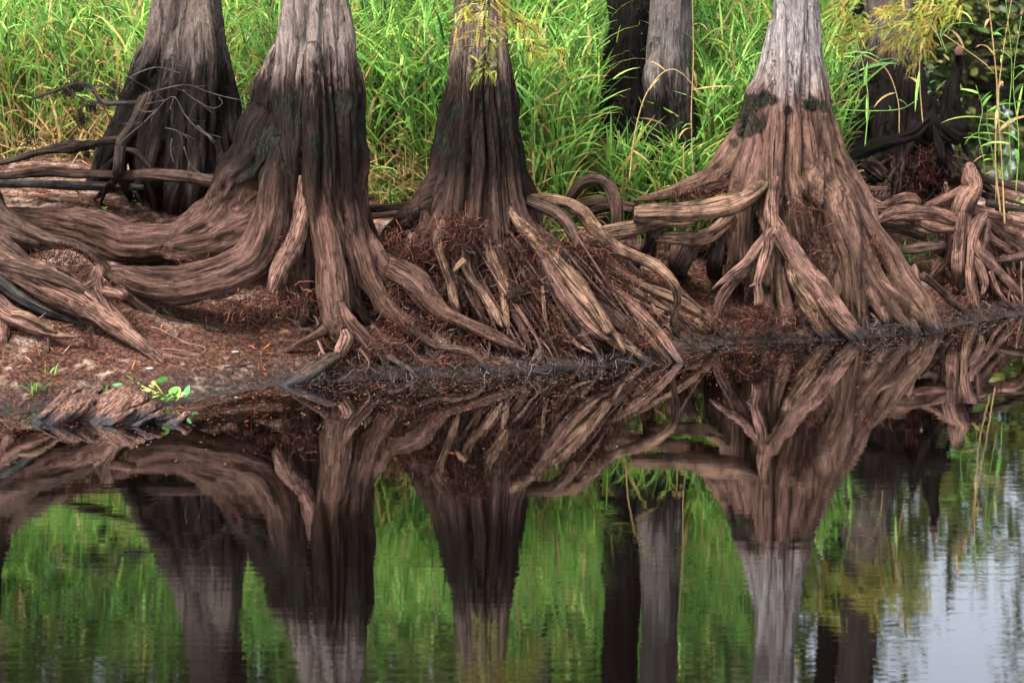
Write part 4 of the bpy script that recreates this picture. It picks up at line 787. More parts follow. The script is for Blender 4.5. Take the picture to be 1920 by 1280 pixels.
lone('fallen_branch', [(303, 658, 4, 'g'), (335, 661, 5, 'g'), (378, 668, 4, 'g')], M_WOOD, 'short tan stick beside the tip of the long pink root', 'branch')
lone('fallen_branch', [(305, 664, 3, 'g'), (340, 672, 3, 'g'), (365, 674, 2, 'g')], M_WOODP, 'thin pinkish stick just below the short tan stick', 'branch')
lone('fallen_branch', [(270, 612, 2, 'g'), (300, 618, 2.5, 'g'), (345, 642, 3.5, 'g'), (384, 653, 3, 'g'), (380, 664, 2, 'g')], M_WOODP, 'thin curved stick lying between the two long left roots', 'branch')
lone('fallen_branch', [(420, 690, 3, 'g'), (445, 688, 3.5, 'g'), (470, 682, 2, 'g')], M_WOODD, 'black stick on wet mud left of the sunken log', 'branch')
lone('sunken_log', [(634, 668, 9, 15.75), (615, 676, 14, 15.68), (590, 694, 16, 15.58), (560, 712, 13, 15.5), (530, 726, 6, 15.42), (515, 734, 2, 15.4)], M_WOODD, 'wet dark log sliding into the water under the forked root', 'log', nseg=20)
lone('floating_twig', [(1000, 700, 1.5, 'f'), (1055, 691, 2, 'f'), (1142, 686, 1.5, 'f')], M_TWIG, 'thin pale twig floating at the shore below the tan root', 'twig')
lone('floating_twig', [(660, 695, 2, 15.6), (648, 708, 2, 15.55), (630, 722, 1.5, 'w')], M_TWIG, 'thin pale twig leaning into the water beside the sunken log', 'twig')
lone('vine', [(838, 90, 1.2, 17.1), (870, 87, 1.2, 16.98), (900, 88, 1.2, 16.95), (930, 86, 1.2, 17.02), (955, 82, 1.2, 17.15)], M_WOOD, 'thin dry vine wrapped round the dark fluted trunk', 'vine', nseg=6)

# ------------------------------------------------------------------ thin loose roots dropping to the water
def loose(parent, core, n, box, slope, ln, Yo, seed, mats):
    r = np.random.default_rng(seed)
    for i in range(n):
        x = r.uniform(box[0], box[1]); y = np.interp(x, [box[0], box[1]], [box[2], box[3]]) + r.normal(0, 14); L = r.uniform(*ln); sl = slope + r.normal(0, 0.35)
        x2, y2 = x + L * sl, y + L * 0.85; ys = np.interp(x2, [f[0] for f in front], [f[1] for f in front]); end = 'w' if y2 > ys - 4 else 'g'
        if end == 'w': y2 = ys + r.uniform(0, 6)
        w = r.uniform(1.2, 3.4); Ye = at_z(x2, y2, 0.0)[0][1] if end == 'w' else on_ground(x2, y2)[0][1]
        P, R = strand([(x, y, w, Ye + Yo + r.uniform(0, 0.2)), (x + (x2 - x) * 0.35 + r.normal(0, 7), y + (y2 - y) * 0.4, w * 1.1), (x + (x2 - x) * 0.75 + r.normal(0, 5), y + (y2 - y) * 0.75, w * 0.9), (x2, y2, w * 0.6, end)], core)
        obj('root', root_mesh(P, R, step=0.03, nseg=7), mats[r.integers(len(mats))], parent)
loose(T2, c2_, 34, (850, 1230, 610, 600), 0.5, (40, 90), 0.25, 901, [M_WOODD, M_WOODD, M_WOOD, M_WOODP])
_r = np.random.default_rng(950)
for i in range(44):
    t = 0.12 + 0.88 * ((i + _r.uniform(0, 1)) / 44) ** 0.7; x0 = 790 + 290 * t + _r.normal(0, 8); y0 = 455 + 60 * abs(t - 0.5) + _r.normal(0, 18); x1 = 850 + 430 * t ** 0.9 + _r.normal(0, 14)
    ys = np.interp(x1, [f[0] for f in front], [f[1] for f in front]); full = _r.random() < 0.6; k = 1.0 if full else _r.uniform(0.45, 0.8)
    xe, ye = x0 + (x1 - x0) * k, y0 + (ys - y0) * k; w = _r.uniform(1.3, 3.6); Y0 = 16.85 - 0.25 * _r.random(); Ye = at_z(x1, ys, 0)[0][1] + 0.12
    Y1 = Y0 + (Ye - Y0) * k
    P, R = strand([(x0, y0, w * 0.8, Y0 + 0.1), (x0 + (xe - x0) * 0.3 + _r.normal(0, 5), y0 + (ye - y0) * 0.3, w, Y0 + (Y1 - Y0) * 0.3), (x0 + (xe - x0) * 0.7 + _r.normal(0, 5), y0 + (ye - y0) * 0.7, w * 0.85, Y0 + (Y1 - Y0) * 0.7), (xe, ye, w * 0.3, Y1)], c2_)
    obj('root', root_mesh(P, R, step=0.03, nseg=8, wob=0.1), [M_WOODD, M_WOODD, M_WOODD, M_WOODP, M_WOODD][_r.integers(5)], T2)
loose(T1, c1, 34, (590, 800, 640, 640), 0.4, (35, 70), 0.15, 902, [M_WOODD, M_WOODD, M_WOODP])
loose(T4, c4, 26, (1490, 1720, 570, 570), 0.5, (40, 70), 0.2, 903, [M_WOODD, M_WOOD])
_r = np.random.default_rng(960)
for i in range(34):
    x0, y0 = _r.uniform(1600, 1850), _r.uniform(270, 350); sl = _r.normal(0, 0.9); L = _r.uniform(30, 80); w = _r.uniform(1.5, 4.5); Yb = 20.3 + _r.uniform(-0.3, 0.4)
    P, R = strand([(x0, y0, w * 0.7, Yb), (x0 + sl * L * 0.3 + _r.normal(0, 6), y0 + L * 0.3, w, Yb - 0.1), (x0 + sl * L * 0.7, y0 + L * 0.65, w * 0.9, Yb - 0.15), (x0 + sl * L, y0 + L, w * 0.5, Yb - 0.25)], ck)
    obj('root', root_mesh(P, R, step=0.03, nseg=8), [M_SNAG, M_WOODD, M_SNAG][_r.integers(3)], KN)
loose(T2, c2_, 22, (1080, 1270, 500, 570), 0.8, (50, 110), 0.3, 905, [M_WOODD, M_WOOD, M_WOODP])
loose(RR, ck, 24, (1770, 1915, 480, 470), 0.4, (60, 110), 0.3, 904, [M_WOODD, M_WOODP])

# ================================================================== driftwood stump in the water
DW = empty('driftwood_stump', (at_z(200, 795)[0][0], 14.1, 0), 'splintered driftwood stump lying in the shallows at lower left', 'driftwood')
def zs(x, y): return 20 + x / 4.364, 640 + y / 4.364
def splinter(x0, y0, x1, y1, r, Y, jag):
    a, m = at(*zs(x0, y0), Y); b, _ = at(*zs(x1, y1), Y + 0.12); r = r / 4.364 * m
    d = b - a; L = np.linalg.norm(d); d /= L; nrm = np.cross(d, (0, 1, 0)); nrm /= np.linalg.norm(nrm); dep = np.cross(nrm, d)
    q = np.random.default_rng(int(x0 + y0)); K = 12; V = []; nc = 7
    for k in range(K + 1):
        t = k / K; w = r * (1 - 0.55 * t * t) * q.uniform(0.88, 1.12); th = r * (0.75 - 0.45 * t) * q.uniform(0.8, 1.2)
        for j in range(nc):
            u = -1 + 2 * j / (nc - 1); e = (jag * r * q.uniform(-1, 1.3) if k == K else 0)
            V.append(a + d * (L * t + e) + nrm * w * u - dep * (th * (1 - abs(u) ** 3) + q.normal(0, 0.06 * r)))
        for j in range(nc - 1, -1, -1):
            u = -1 + 2 * j / (nc - 1); V.append(a + d * (L * t) + nrm * w * u + dep * th * 0.8)
    V = np.array(V); n2 = 2 * nc; ii = np.arange((K + 1) * n2).reshape(K + 1, n2); jj = np.roll(ii, -1, 1)
    F = np.stack([ii[:-1], jj[:-1], jj[1:], ii[1:]], -1).reshape(-1, 4)
    caps = [[ii[0][j], ii[0][j + 1], ii[0][n2 - 2 - j], ii[0][n2 - 1 - j]] for j in range(nc - 1)] + [[ii[-1][n2 - 1 - j], ii[-1][n2 - 2 - j], ii[-1][j + 1], ii[-1][j]] for j in range(nc - 1)]
    rel = V - a; G = np.stack([rel @ nrm + x0 * 0.01, rel @ dep, rel @ d + y1 * 0.01], -1)
    obj('splinter', mesh_np(V, [F, np.array(caps)], {'grain': G}, smooth=False), M_STUMP, DW)
prof = [(165, 690), (178, 606), (245, 602), (330, 500), (430, 395), (455, 388), (470, 420), (530, 400), (560, 425), (640, 395), (690, 410), (720, 440), (820, 400), (930, 352), (960, 365), (1000, 420), (1070, 440), (1090, 490), (1150, 510), (1195, 552), (1215, 610), (1250, 640), (1330, 605), (1430, 575), (1440, 600), (1400, 650), (1380, 690)]
nU, nP = 170, 44; U = np.linspace(168, 1425, nU); top = np.interp(U, [p[0] for p in prof], [p[1] for p in prof])
top = top + 12 * noise(np.stack([U * 0.045, U * 0, U * 0], -1), 4)
phs = np.linspace(-0.12, np.pi + 0.12, nP); V = np.empty((nU, nP, 3)); m0 = at(200, 795, 14.1)[1]
for i in range(nU):
    Hc = max(0.02, (692 - top[i]) / 4.364 * m0 * 0.62); xb = at(*zs(U[i], 690), 14.1)[0][0]; D = 0.10 + 0.5 * Hc
    V[i, :, 0] = xb; V[i, :, 1] = 14.1 + D * 0.7 - D * np.cos(phs); V[i, :, 2] = Hc * np.sign(np.sin(phs)) * np.abs(np.sin(phs)) ** 0.75
ca_, sa_ = math.cos(math.radians(42)), math.sin(math.radians(42)); al = V[..., 0] * ca_ + V[..., 2] * sa_; pe = -V[..., 0] * sa_ + V[..., 2] * ca_
q = np.stack([pe * 11, al * 1.3, V[..., 1] * 2], -1); rid = np.minimum(np.abs(fbm(q, 61, 2)) * 3.2, 1.0) - 0.6 - 0.9 * np.exp(-(noise(np.stack([pe * 17, al * 1.1, V[..., 1] * 2], -1), 66) / 0.1) ** 2)
q2 = np.stack([pe * 9, al * 1.1, V[..., 1] * 1.5], -1); stp = np.tanh(12 * noise(q2, 62)) * 0.7 + np.tanh(12 * noise(q2 * 2.3, 63)) * 0.3
V[..., 1] -= (0.016 * rid + 0.075 * stp) * np.clip(np.cos(phs), -0.3, 1)[None]; V[..., 2] += (0.008 * rid + 0.03 * stp) * np.clip(np.sin(phs), 0, 1)[None]
ii = np.arange(nU * nP).reshape(nU, nP); F = np.stack([ii[:-1, :-1], ii[1:, :-1], ii[1:, 1:], ii[:-1, 1:]], -1).reshape(-1, 4)
obj('heartwood', mesh_np(V.reshape(-1, 3), F, {'grain': np.stack([pe, V[..., 1], al], -1).reshape(-1, 3)}, smooth=False), M_STUMP, DW)
import bmesh
def slab(poly, Y, thick):
    """one angular slab of the rotten stump: outline traced, tilted back, thick, with split and pitted faces"""
    bm = bmesh.new(); fr_, bk_ = [], []
    for (x, y) in poly:
        p, _ = at(*zs(x, y), Y + (690 - y) / 290 * 0.16); fr_.append(bm.verts.new(p)); bk_.append(bm.verts.new(p + np.array((0.03, thick, -0.015))))
    n = len(poly); bm.faces.new(fr_); bm.faces.new(bk_[::-1])
    for k in range(n): bm.faces.new((fr_[k], bk_[k], bk_[(k + 1) % n], fr_[(k + 1) % n]))
    bmesh.ops.recalc_face_normals(bm, faces=bm.faces); bmesh.ops.triangulate(bm, faces=bm.faces)
    for _ in range(3): 
        bmesh.ops.subdivide_edges(bm, edges=[e for e in bm.edges if e.calc_length() > 0.03], cuts=1); bmesh.ops.triangulate(bm, faces=bm.faces)
    bm.normal_update(); co = np.array([v.co for v in bm.verts]); nm = np.array([v.normal for v in bm.verts])
    al_ = co[:, 0] * ca_ + co[:, 2] * sa_; pe_ = -co[:, 0] * sa_ + co[:, 2] * ca_; g = np.stack([pe_, co[:, 1] * 0.6, al_], -1)
    d = np.minimum(np.abs(fbm(g * (26, 26, 3.0), 91, 2)) * 2.2, 1) - 0.6; co = co + nm * (0.016 * d)[:, None]
    F_ = np.array([[v.index for v in f.verts] for f in bm.faces]) if not bm.verts.index_update() else None; bm.free()
    obj('slab', mesh_np(co, F_, {'grain': g}, smooth=False), M_STUMP, DW)
for poly, Yb, th in [([(245, 640), (250, 600), (345, 490), (430, 392), (455, 388), (468, 408), (530, 400), (440, 520), (370, 640)], 14.18, 0.2),
                     ([(330, 692), (440, 560), (545, 440), (640, 395), (690, 412), (700, 430), (590, 540), (450, 692)], 14.1, 0.2),
                     ([(440, 692), (560, 570), (720, 445), (860, 378), (930, 352), (960, 368), (880, 470), (760, 580), (640, 692)], 14.08, 0.25),
                     ([(600, 692), (780, 540), (900, 420), (965, 372), (1000, 425), (1070, 440), (1090, 488), (900, 590), (730, 692)], 14.02, 0.2),
                     ([(735, 692), (840, 605), (1000, 553), (985, 580), (900, 630), (825, 692)], 13.92, 0.1),
                     ([(840, 692), (1000, 575), (1110, 510), (1150, 515), (1192, 552), (1080, 625), (965, 692)], 13.99, 0.16),
                     ([(955, 696), (1060, 636), (1200, 565), (1216, 606), (1090, 655), (1045, 696)], 13.9, 0.1),
                     ([(1190, 696), (1290, 645), (1360, 620), (1430, 575), (1442, 598), (1395, 655), (1345, 696)], 13.97, 0.1),
                     ([(168, 692), (172, 615), (215, 598), (260, 606), (390, 612), (350, 692)], 14.0, 0.2)]:
    slab(poly, Yb, th)

# ================================================================== foliage builders
def blades(base, az, elev, length, width, droop, col, roll=None, K=5, prof=None):
    """arched ribbon leaves, one per row of base"""
    n = len(base); prof = prof if prof is not None else np.array([0.55, 1.0, 0.85, 0.5, 0.04])
    K = len(prof); p = base.copy(); V = np.empty((n, K, 2, 3)); ang = elev.copy()
    roll = rng.normal(0, 0.5, n) if roll is None else roll
    hx = np.stack([np.cos(az), np.sin(az), np.zeros(n)], -1); sx = np.stack([-np.sin(az), np.cos(az), np.zeros(n)], -1)
    for k in range(K):
        d = hx * np.cos(ang)[:, None] + np.array((0, 0, 1.0)) * np.sin(ang)[:, None]
        up = -hx * np.sin(ang)[:, None] + np.array((0, 0, 1.0)) * np.cos(ang)[:, None]
        sd = sx * np.cos(roll)[:, None] + up * np.sin(roll)[:, None]
        V[:, k, 0] = p - sd * (width * prof[k])[:, None]; V[:, k, 1] = p + sd * (width * prof[k])[:, None]
        p = p + d * (length / (K - 1))[:, None]; ang = ang - droop / (K - 1) * (0.6 + 0.8 * k / (K - 1))
    idx = np.arange(n)[:, None] * (2 * K) + np.arange(K - 1)[None] * 2
    F = np.stack([idx, idx + 1, idx + 3, idx + 2], -1).reshape(-1, 4)
    cc = np.repeat(np.hstack([col, np.ones((n, 1))]), 2 * K, 0)
    return V.reshape(-1, 3), F, cc
def join(parts):
    V, F, Cc, off = [], [], [], 0
    for v, f, c in parts: V.append(v); F.append(f + off); Cc.append(c); off += len(v)
    return np.vstack(V), np.vstack(F), np.vstack(Cc)
GREENS = np.array([(0.09, 0.22, 0.04), (0.14, 0.32, 0.06), (0.20, 0.39, 0.075), (0.058, 0.145, 0.037), (0.29, 0.42, 0.09), (0.028, 0.08, 0.026), (0.40, 0.34, 0.085), (0.36, 0.26, 0.12)])
def grass_stand(base, h, seed, pw, leafy=9, lw=(0.009, 0.020), thatch=0.0):
    r = np.random.default_rng(seed); n = len(base)
    az = r.uniform(0, 2 * np.pi, n); lean = r.uniform(0.0, 0.38, n) * h
    parts = []
    stem_col = GREENS[r.choice(len(GREENS), n, p=pw)] * 0.8
    parts.append(blades(base, az, np.full(n, 1.52), h, r.uniform(0.005, 0.009, n), lean / h * 1.6, stem_col, np.zeros(n), prof=np.array([1, 1, 0.9, 0.7, 0.3])))
    for k in range(leafy):
        t = (k + 1.2 + r.uniform(-0.5, 0.5, n)) / (leafy + 0.8); t = np.clip(t, 0.08, 1)
        hor = np.stack([np.cos(az), np.sin(az), np.zeros(n)], -1)
        p = base + hor * (lean * t ** 2 * 0.75)[:, None] + np.array((0, 0, 1.0)) * (h * t * (1 - 0.12 * lean / h * t))[:, None]
        p = p + r.normal(0, 0.015, (n, 3))
        la = az + r.normal(0, 1.5, n) + k * np.pi
        # leaves low on the stem are the old ones
        cols = GREENS[r.choice(len(GREENS), n, p=pw)] * r.uniform(0.75, 1.25, (n, 1))
        dead = r.random(n) < (0.55 * (1 - t) ** 2 + thatch * (1 - t)); cols[dead] = np.array((0.40, 0.27, 0.12)) * r.uniform(0.5, 1.3, (dead.sum(), 1))
        parts.append(blades(p, la, r.uniform(0.45, 1.35, n), r.uniform(0.30, 0.8, n), r.uniform(*lw, n), r.uniform(0.2, 1.7, n), cols))
    return join(parts)
def scatter(n, border, depth, seed, back=0.0):
    """points behind a border polyline given as (px column, depth Y)"""
    r = np.random.default_rng(seed); q = r.uniform(0, 1, n); px = border[0][0] + q * (border[-1][0] - border[0][0])
    Y0 = np.interp(px, [b[0] for b in border], [b[1] for b in border]) + back + r.normal(0, 0.12, n)
    dY = r.uniform(0, 1, n) ** 1.4 * depth; Y = Y0 + dY; X = (px - 960) / FPX * Y * 1.02
    return np.stack([X, Y, height(X, Y) - 0.03], -1), dY
BORD = [(-420, 22.8), (0, 22.2), (210, 21.8), (300, 20.8), (520, 20.2), (690, 19.5), (820, 19.2), (1000, 18.85), (1070, 18.9), (1115, 20.5), (1225, 20.5), (1300, 20.1), (1330, 19.5), (1420, 19.6), (1560, 20.8)]
PW = np.array([0.18, 0.22, 0.2, 0.1, 0.12, 0.05, 0.06, 0.07])
def make_grass(name, n, border, depth, seed, h0, hk, label, **kw):
    b, dY = scatter(n, border, depth, seed); h = (h0 + hk * dY) * np.random.default_rng(seed + 1).uniform(0.7, 1.12, n)
    V, F, cc = grass_stand(b, h, seed + 2, kw.pop('pw', PW), **kw)
    o = obj(name, mesh_np(V, F, {'col': cc}), M_GRASS); return tag(o, label, 'grass', None, 'stuff')
make_grass('tall_grass', 3800, [b for b in BORD if b[0] >= 520], 4.5, 100, 1.75, 0.42, 'tall bright green leafy grass filling the bank behind the middle trees')
make_grass('tall_grass', 2400, [b for b in BORD if b[0] <= 520], 4.5, 200, 1.75, 0.45, 'tall yellow-green grass with dry straw at its foot, behind the left tree', thatch=0.35, pw=np.array([0.15, 0.2, 0.22, 0.08, 0.15, 0.05, 0.08, 0.07]))
make_grass('low_grass', 260, [(1140, 19.3), (1225, 19.25), (1330, 19.25)], 0.35, 280, 0.85, 0.2, 'low leafy grass hiding the foot of the grey stained trunk', leafy=7)
make_grass('tall_cane', 1500, [(-420, 25.0), (520, 24.4), (1000, 23.6), (1440, 23.6)], 3.0, 260, 4.4, 0.6, 'tall green cane rising behind the bank grass', pw=np.array([0.24, 0.16, 0.08, 0.24, 0.06, 0.14, 0.04, 0.04]), leafy=13, lw=(0.016, 0.03))
# dry fallen straw along the foot of the grass
b, dY = scatter(2600, BORD, 0.7, 300, -0.25); nn = len(b); b[:, 2] += rng.uniform(0.02, 0.35, nn)
V, F, cc = blades(b, rng.uniform(0, 6.28, nn), rng.uniform(-0.3, 0.9, nn), rng.uniform(0.3, 0.8, nn), rng.uniform(0.005, 0.013, nn), rng.uniform(0, 1.4, nn), np.array((0.42, 0.29, 0.13)) * rng.uniform(0.45, 1.25, (nn, 1)))
tag(obj('straw', mesh_np(V, F, {'col': cc}), M_GRASS), 'dry tan straw collapsed along the foot of the tall grass', 'straw', None, 'stuff')
# short fresh grass at the front edge of the stand
b, dY = scatter(2200, [x for x in BORD if x[0] >= 690], 0.8, 310, -0.2); nn = len(b)
V, F, cc = blades(b, rng.uniform(0, 6.28, nn), rng.uniform(0.6, 1.45, nn), rng.uniform(0.2, 0.55, nn), rng.uniform(0.006, 0.013, nn), rng.uniform(0.3, 1.8, nn), GREENS[rng.choice(8, nn, p=PW)] * rng.uniform(0.8, 1.2, (nn, 1)))
tag(obj('short_grass', mesh_np(V, F, {'col': cc}), M_GRASS), 'short fresh green grass along the front edge of the tall stand', 'grass', None, 'stuff')

# ------------------------------------------------------------------ needle litter on the bank
def litter(n, x0, x1, y0, y1, seed):
    r = np.random.default_rng(seed); X = r.uniform(x0, x1, n); Y = r.uniform(y0, y1, n); Z = height(X, Y)
    d = sdist(X, Y, LAND); pt = fbm(np.stack([X, Y, X * 0], -1) * 1.3, 77)
    k = (Z > 0.015) & (d < 7.5) & (r.random(n) < np.clip(0.75 + 0.5 * pt, 0.15, 1)); X, Y, Z = X[k], Y[k], Z[k]; n = len(X)
    cols = np.array([(0.115, 0.035, 0.019), (0.05, 0.016, 0.0105), (0.215, 0.07, 0.032), (0.016, 0.008, 0.0065), (0.36, 0.125, 0.035), (0.16, 0.11, 0.08)])[r.choice(6, n, p=[0.27, 0.28, 0.12, 0.20, 0.05, 0.08])] * r.uniform(0.6, 1.35, (n, 1))
    wet = np.clip((0.22 - Z) / 0.2, 0, 1)[:, None]; cols = cols * (1 - 0.6 * wet)
    return blades(np.stack([X, Y, Z + r.uniform(0.002, 0.03, n)], -1), r.uniform(0, 6.28, n), r.normal(0.05, 0.25, n), r.uniform(0.04, 0.2, n) * r.uniform(0.5, 1.2, n), r.uniform(0.0018, 0.006, n), r.normal(0, 0.9, n), cols, prof=np.array([0.5, 1.0, 0.3]))
V, F, cc = litter(72000, -6.8, 8.4, 13.8, 23.5, 401)
tag(obj('needle_litter', mesh_np(V, F, {'col': cc}), M_FIB), 'rust-red fallen cypress needles covering the bank', 'leaf litter', None, 'stuff')
# needles and leaf scraps afloat, thickest along the shore
_q = np.random.default_rng(808); _n = 2600; _px = _q.uniform(-50, 1960, _n); _sy = np.interp(_px, [f[0] for f in front], [f[1] for f in front]); _py = _sy + _q.exponential(26, _n) + 1
_P = np.array([at_z(a_, b_, 0.006)[0] for a_, b_ in zip(_px, _py)]); _c = np.array([(0.10, 0.033, 0.018), (0.05, 0.02, 0.013), (0.22, 0.08, 0.035), (0.14, 0.11, 0.08)])[_q.integers(0, 4, _n)] * _q.uniform(0.5, 1.2, (_n, 1))
V, F, cc = blades(_P, _q.uniform(0, 6.28, _n), np.zeros(_n), _q.uniform(0.01, 0.06, _n), _q.uniform(0.0015, 0.005, _n), np.zeros(_n), _c, np.zeros(_n), prof=np.array([0.5, 1.0, 0.3]))
tag(obj('floating_litter', mesh_np(V, F, {'col': cc}), M_FIB), 'fallen needles and leaf scraps afloat along the shore', 'leaf litter', None, 'stuff')
# tangle of fine wet roots along the shore
bl = []
for px, py in [(690, 700), (740, 702), (800, 700), (860, 700), (920, 698), (980, 695), (1040, 690), (1100, 684), (1160, 678), (1220, 668), (1400, 628), (1460, 628), (1520, 630), (1640, 628), (1680, 622), (1730, 616), (1800, 596), (1860, 590), (600, 712)]:
    p, m = at_z(px, py - 6, 0.08); bl.append((px, py - 8, 36, 12, p[1] + 0.05, 0.22))
so = rootlets('shore_rootlets', None, bl, 420, (0.08, 0.3), 0.0035, [(0.03, 0.024, 0.024), (0.018, 0.015, 0.015), (0.07, 0.05, 0.045), (0.012, 0.01, 0.01), (0.11, 0.09, 0.085)], 44, 0.9)
tag(so, 'black wet root fibres tangled along the waterline', 'roots')

# ------------------------------------------------------------------ cypress branches with feathery yellowing leaves
def frond_leaves(tips, dirs, seed, cols, L=(0.07, 0.14)):
    r = np.random.default_rng(seed); V, F, Cc = [], [], []; k = 0
    for p, d in zip(tips, dirs):
        d = d / np.linalg.norm(d); l = r.uniform(*L); n = np.cross(d, r.normal(0, 1, 3)); n /= np.linalg.norm(n); c = cols[r.integers(len(cols))] * r.uniform(0.7, 1.25)
        for i in range(10):
            t = (i + 0.5) / 10; q = p + d * l * t + np.array((0, 0, -0.25)) * l * t * t
            w = 0.012 * (1 - 0.7 * abs(t - 0.35)) * (l / 0.1)
            for sg in (-1, 1):
                e = q + n * sg * w + d * w * 0.6; o = d * 0.0028 * (l / 0.1)
                V += [q - o, q + o, e + o * 0.6, e - o * 0.6]; F.append((k, k + 1, k + 2, k + 3)); k += 4; Cc += [list(c) + [1]] * 4
    return np.array(V), np.array(F), np.array(Cc)
YEL = [np.array(c) for c in [(0.26, 0.30, 0.04), (0.36, 0.34, 0.04), (0.18, 0.27, 0.04), (0.36, 0.27, 0.045), (0.25, 0.12, 0.035)]]
def cyp_branch(polys, Y, label, seed, per=26, spread=0.10, cols=YEL):
    r = np.random.default_rng(seed); o0 = at(polys[0][0][0], polys[0][0][1], Y)[0]
    br = empty('cypress_branch', tuple(o0), label, 'branch', 'yellowing cypress branches')
    tips, dirs = [], []
    for poly in polys:
        P = np.array([at(x, y, Y + r.uniform(-0.1, 0.1))[0] for x, y in poly]); n = len(P)
        obj('twig', root_mesh(P, np.linspace(0.008, 0.003, n), nseg=5, step=0.04), M_WOODD, br)
        Cn, _ = catmull(P, np.ones(n), 0.02); m = len(Cn)
        for i in r.integers(int(m * 0.15), m, int(per * 1.5 * np.linalg.norm(P[-1] - P[0]) / 0.3) + 8):
            d = Cn[min(i + 1, m - 1)] - Cn[max(i - 1, 0)]; d = d / (np.linalg.norm(d) + 1e-9) + r.normal(0, 0.7, 3) + (0, 0, -0.25)
            tips.append(Cn[i] + r.normal(0, spread * 0.3, 3)); dirs.append(d)
    V, F, cc = frond_leaves(tips, dirs, seed, cols); f = obj('foliage', mesh_np(V, F, {'col': cc}, smooth=False), M_LEAF, br); f['kind'] = 'stuff'
    return br
cyp_branch([[(930, -60), (905, 20), (900, 60), (872, 66)], [(905, 20), (870, 30), (856, 62)], [(915, 0), (880, 8), (866, 24)], [(920, -20), (945, 10), (975, 30)], [(905, 40), (930, 50), (950, 40)], [(900, 60), (915, 75), (935, 78)]], 16.5, 'yellow feathery cypress sprig hanging before the dark fluted trunk', 51, 17)
cyp_branch([[(925, -60), (940, 10), (965, 45), (1000, 80), (1050, 96)], [(965, 45), (985, 40), (1010, 60)], [(1000, 80), (990, 95), (1020, 100)], [(950, 25), (990, 50), (1005, 62)]], 16.55, 'orange-yellow cypress sprig reaching right across the grass from the dark trunk', 52, 20)
cyp_branch([[(918, 70), (912, 110), (905, 128), (890, 145)], [(912, 110), (918, 130), (920, 140)], [(910, 118), (895, 128), (884, 130)]], 16.5, 'small green-yellow cypress sprig low on the dark fluted trunk', 53, 11, cols=YEL[:3])
cyp_branch([[(1830, -40), (1760, 20), (1690, 45), (1620, 60), (1548, 72)], [(1760, 20), (1740, 50), (1700, 70)], [(1690, 45), (1680, 70), (1660, 88)], [(1620, 60), (1590, 80), (1580, 95)], [(1800, 0), (1790, 25), (1770, 42)], [(1720, 30), (1690, 20), (1650, 24)], [(1650, 50), (1610, 40), (1570, 30)]], 18.9, 'long yellow cypress branch spreading right of the mossy trunk', 54, 40)
cyp_branch([[(1640, -60), (1600, -10), (1560, 10), (1544, 20)], [(1600, -10), (1580, 20), (1560, 40)], [(1700, -50), (1690, 0), (1660, 20)], [(1760, -50), (1750, -5), (1720, 14)]], 18.8, 'yellow cypress sprays along the top edge right of the mossy trunk', 55, 36)
cyp_branch([[(1730, 30), (1722, 70), (1715, 100), (1712, 130)], [(1700, 60), (1694, 85), (1690, 110)], [(1745, 50), (1740, 80), (1735, 95)]], 19.1, 'drooping yellow-green cypress sprig above the short knee', 56, 24)

# ------------------------------------------------------------------ reeds, seedlings, water plant, shells
def reed(poly, Y, label, dry=False, leaves=6, seed=0, r0=0.007, ll=(0.25, 0.5)):
    r = np.random.default_rng(seed); P = np.array([at(x, y, Y)[0] for x, y in poly]); n = len(P)
    t = empty('reed', tuple(P[0]), label, 'reed', 'reeds at the right of the bank')
    col = np.array((0.40, 0.27, 0.13)) if dry else np.array((0.16, 0.30, 0.06))
    Cn, _ = catmull(P, np.ones(n), 0.03)
    me = root_mesh(P, np.linspace(r0, r0 * 0.45, n), nseg=6, step=0.04, wob=0.1); set_attr(me, 'col', np.tile(list(col) + [1], (len(me.vertices), 1))); obj('stem', me, M_GRASS, t)
    for k in range(leaves):
        i = int(len(Cn) * (0.15 + 0.8 * (k + r.uniform(0, 0.6)) / leaves)); i = min(i, len(Cn) - 1)
        c = (GREENS[r.integers(0, 5)] if not dry or r.random() < 0.25 else np.array((0.42, 0.28, 0.13))) * r.uniform(0.8, 1.2)
        V, F, cc = blades(Cn[i:i + 1], np.array([r.uniform(0, 6.28)]), np.array([r.uniform(-0.9, 0.9) if dry else r.uniform(0.0, 1.0)]), np.array([r.uniform(*ll)]), np.array([r.uniform(0.012, 0.022)]), np.array([r.uniform(0.4, 1.6)]), c[None], prof=np.array([0.4, 0.9, 1.0, 0.85, 0.55, 0.04]))
        obj('leaf', mesh_np(V, F, {'col': cc}), M_GRASS, t)
reed([(1876, 400), (1866, 300), (1870, 180), (1862, 80), (1850, -20)], 19.6, 'thick dry tan reed with tattered sheath near the right edge', True, 8, 61, 0.011)
reed([(1884, 420), (1878, 300), (1872, 190), (1882, 90), (1900, -20)], 19.5, 'dry pinkish reed leaning just right of the thick tan one', True, 6, 62, 0.009)
reed([(1896, 330), (1892, 220), (1897, 120), (1886, 0)], 19.4, 'straight green reed stem beside the right edge', False, 7, 63)
reed([(1730, 230), (1724, 140), (1728, 60), (1722, -30)], 18.9, 'dry tan reed hanging upright over the short knee', True, 4, 64)
reed([(1622, 275), (1628, 190), (1618, 120), (1602, 60), (1590, -20)], 18.7, 'green reed arching down right of the mossy trunk', False, 6, 65)
reed([(1686, 250), (1684, 190), (1665, 135), (1635, 110), (1590, 88)], 18.9, 'thin bent tan reed crossing the dark forked trunk', True, 2, 66, 0.006)
reed([(1574, 206), (1640, 208), (1690, 204), (1722, 186)], 18.8, 'green reed lying level across the dark forked trunk', False, 4, 67, 0.006, (0.15, 0.3))
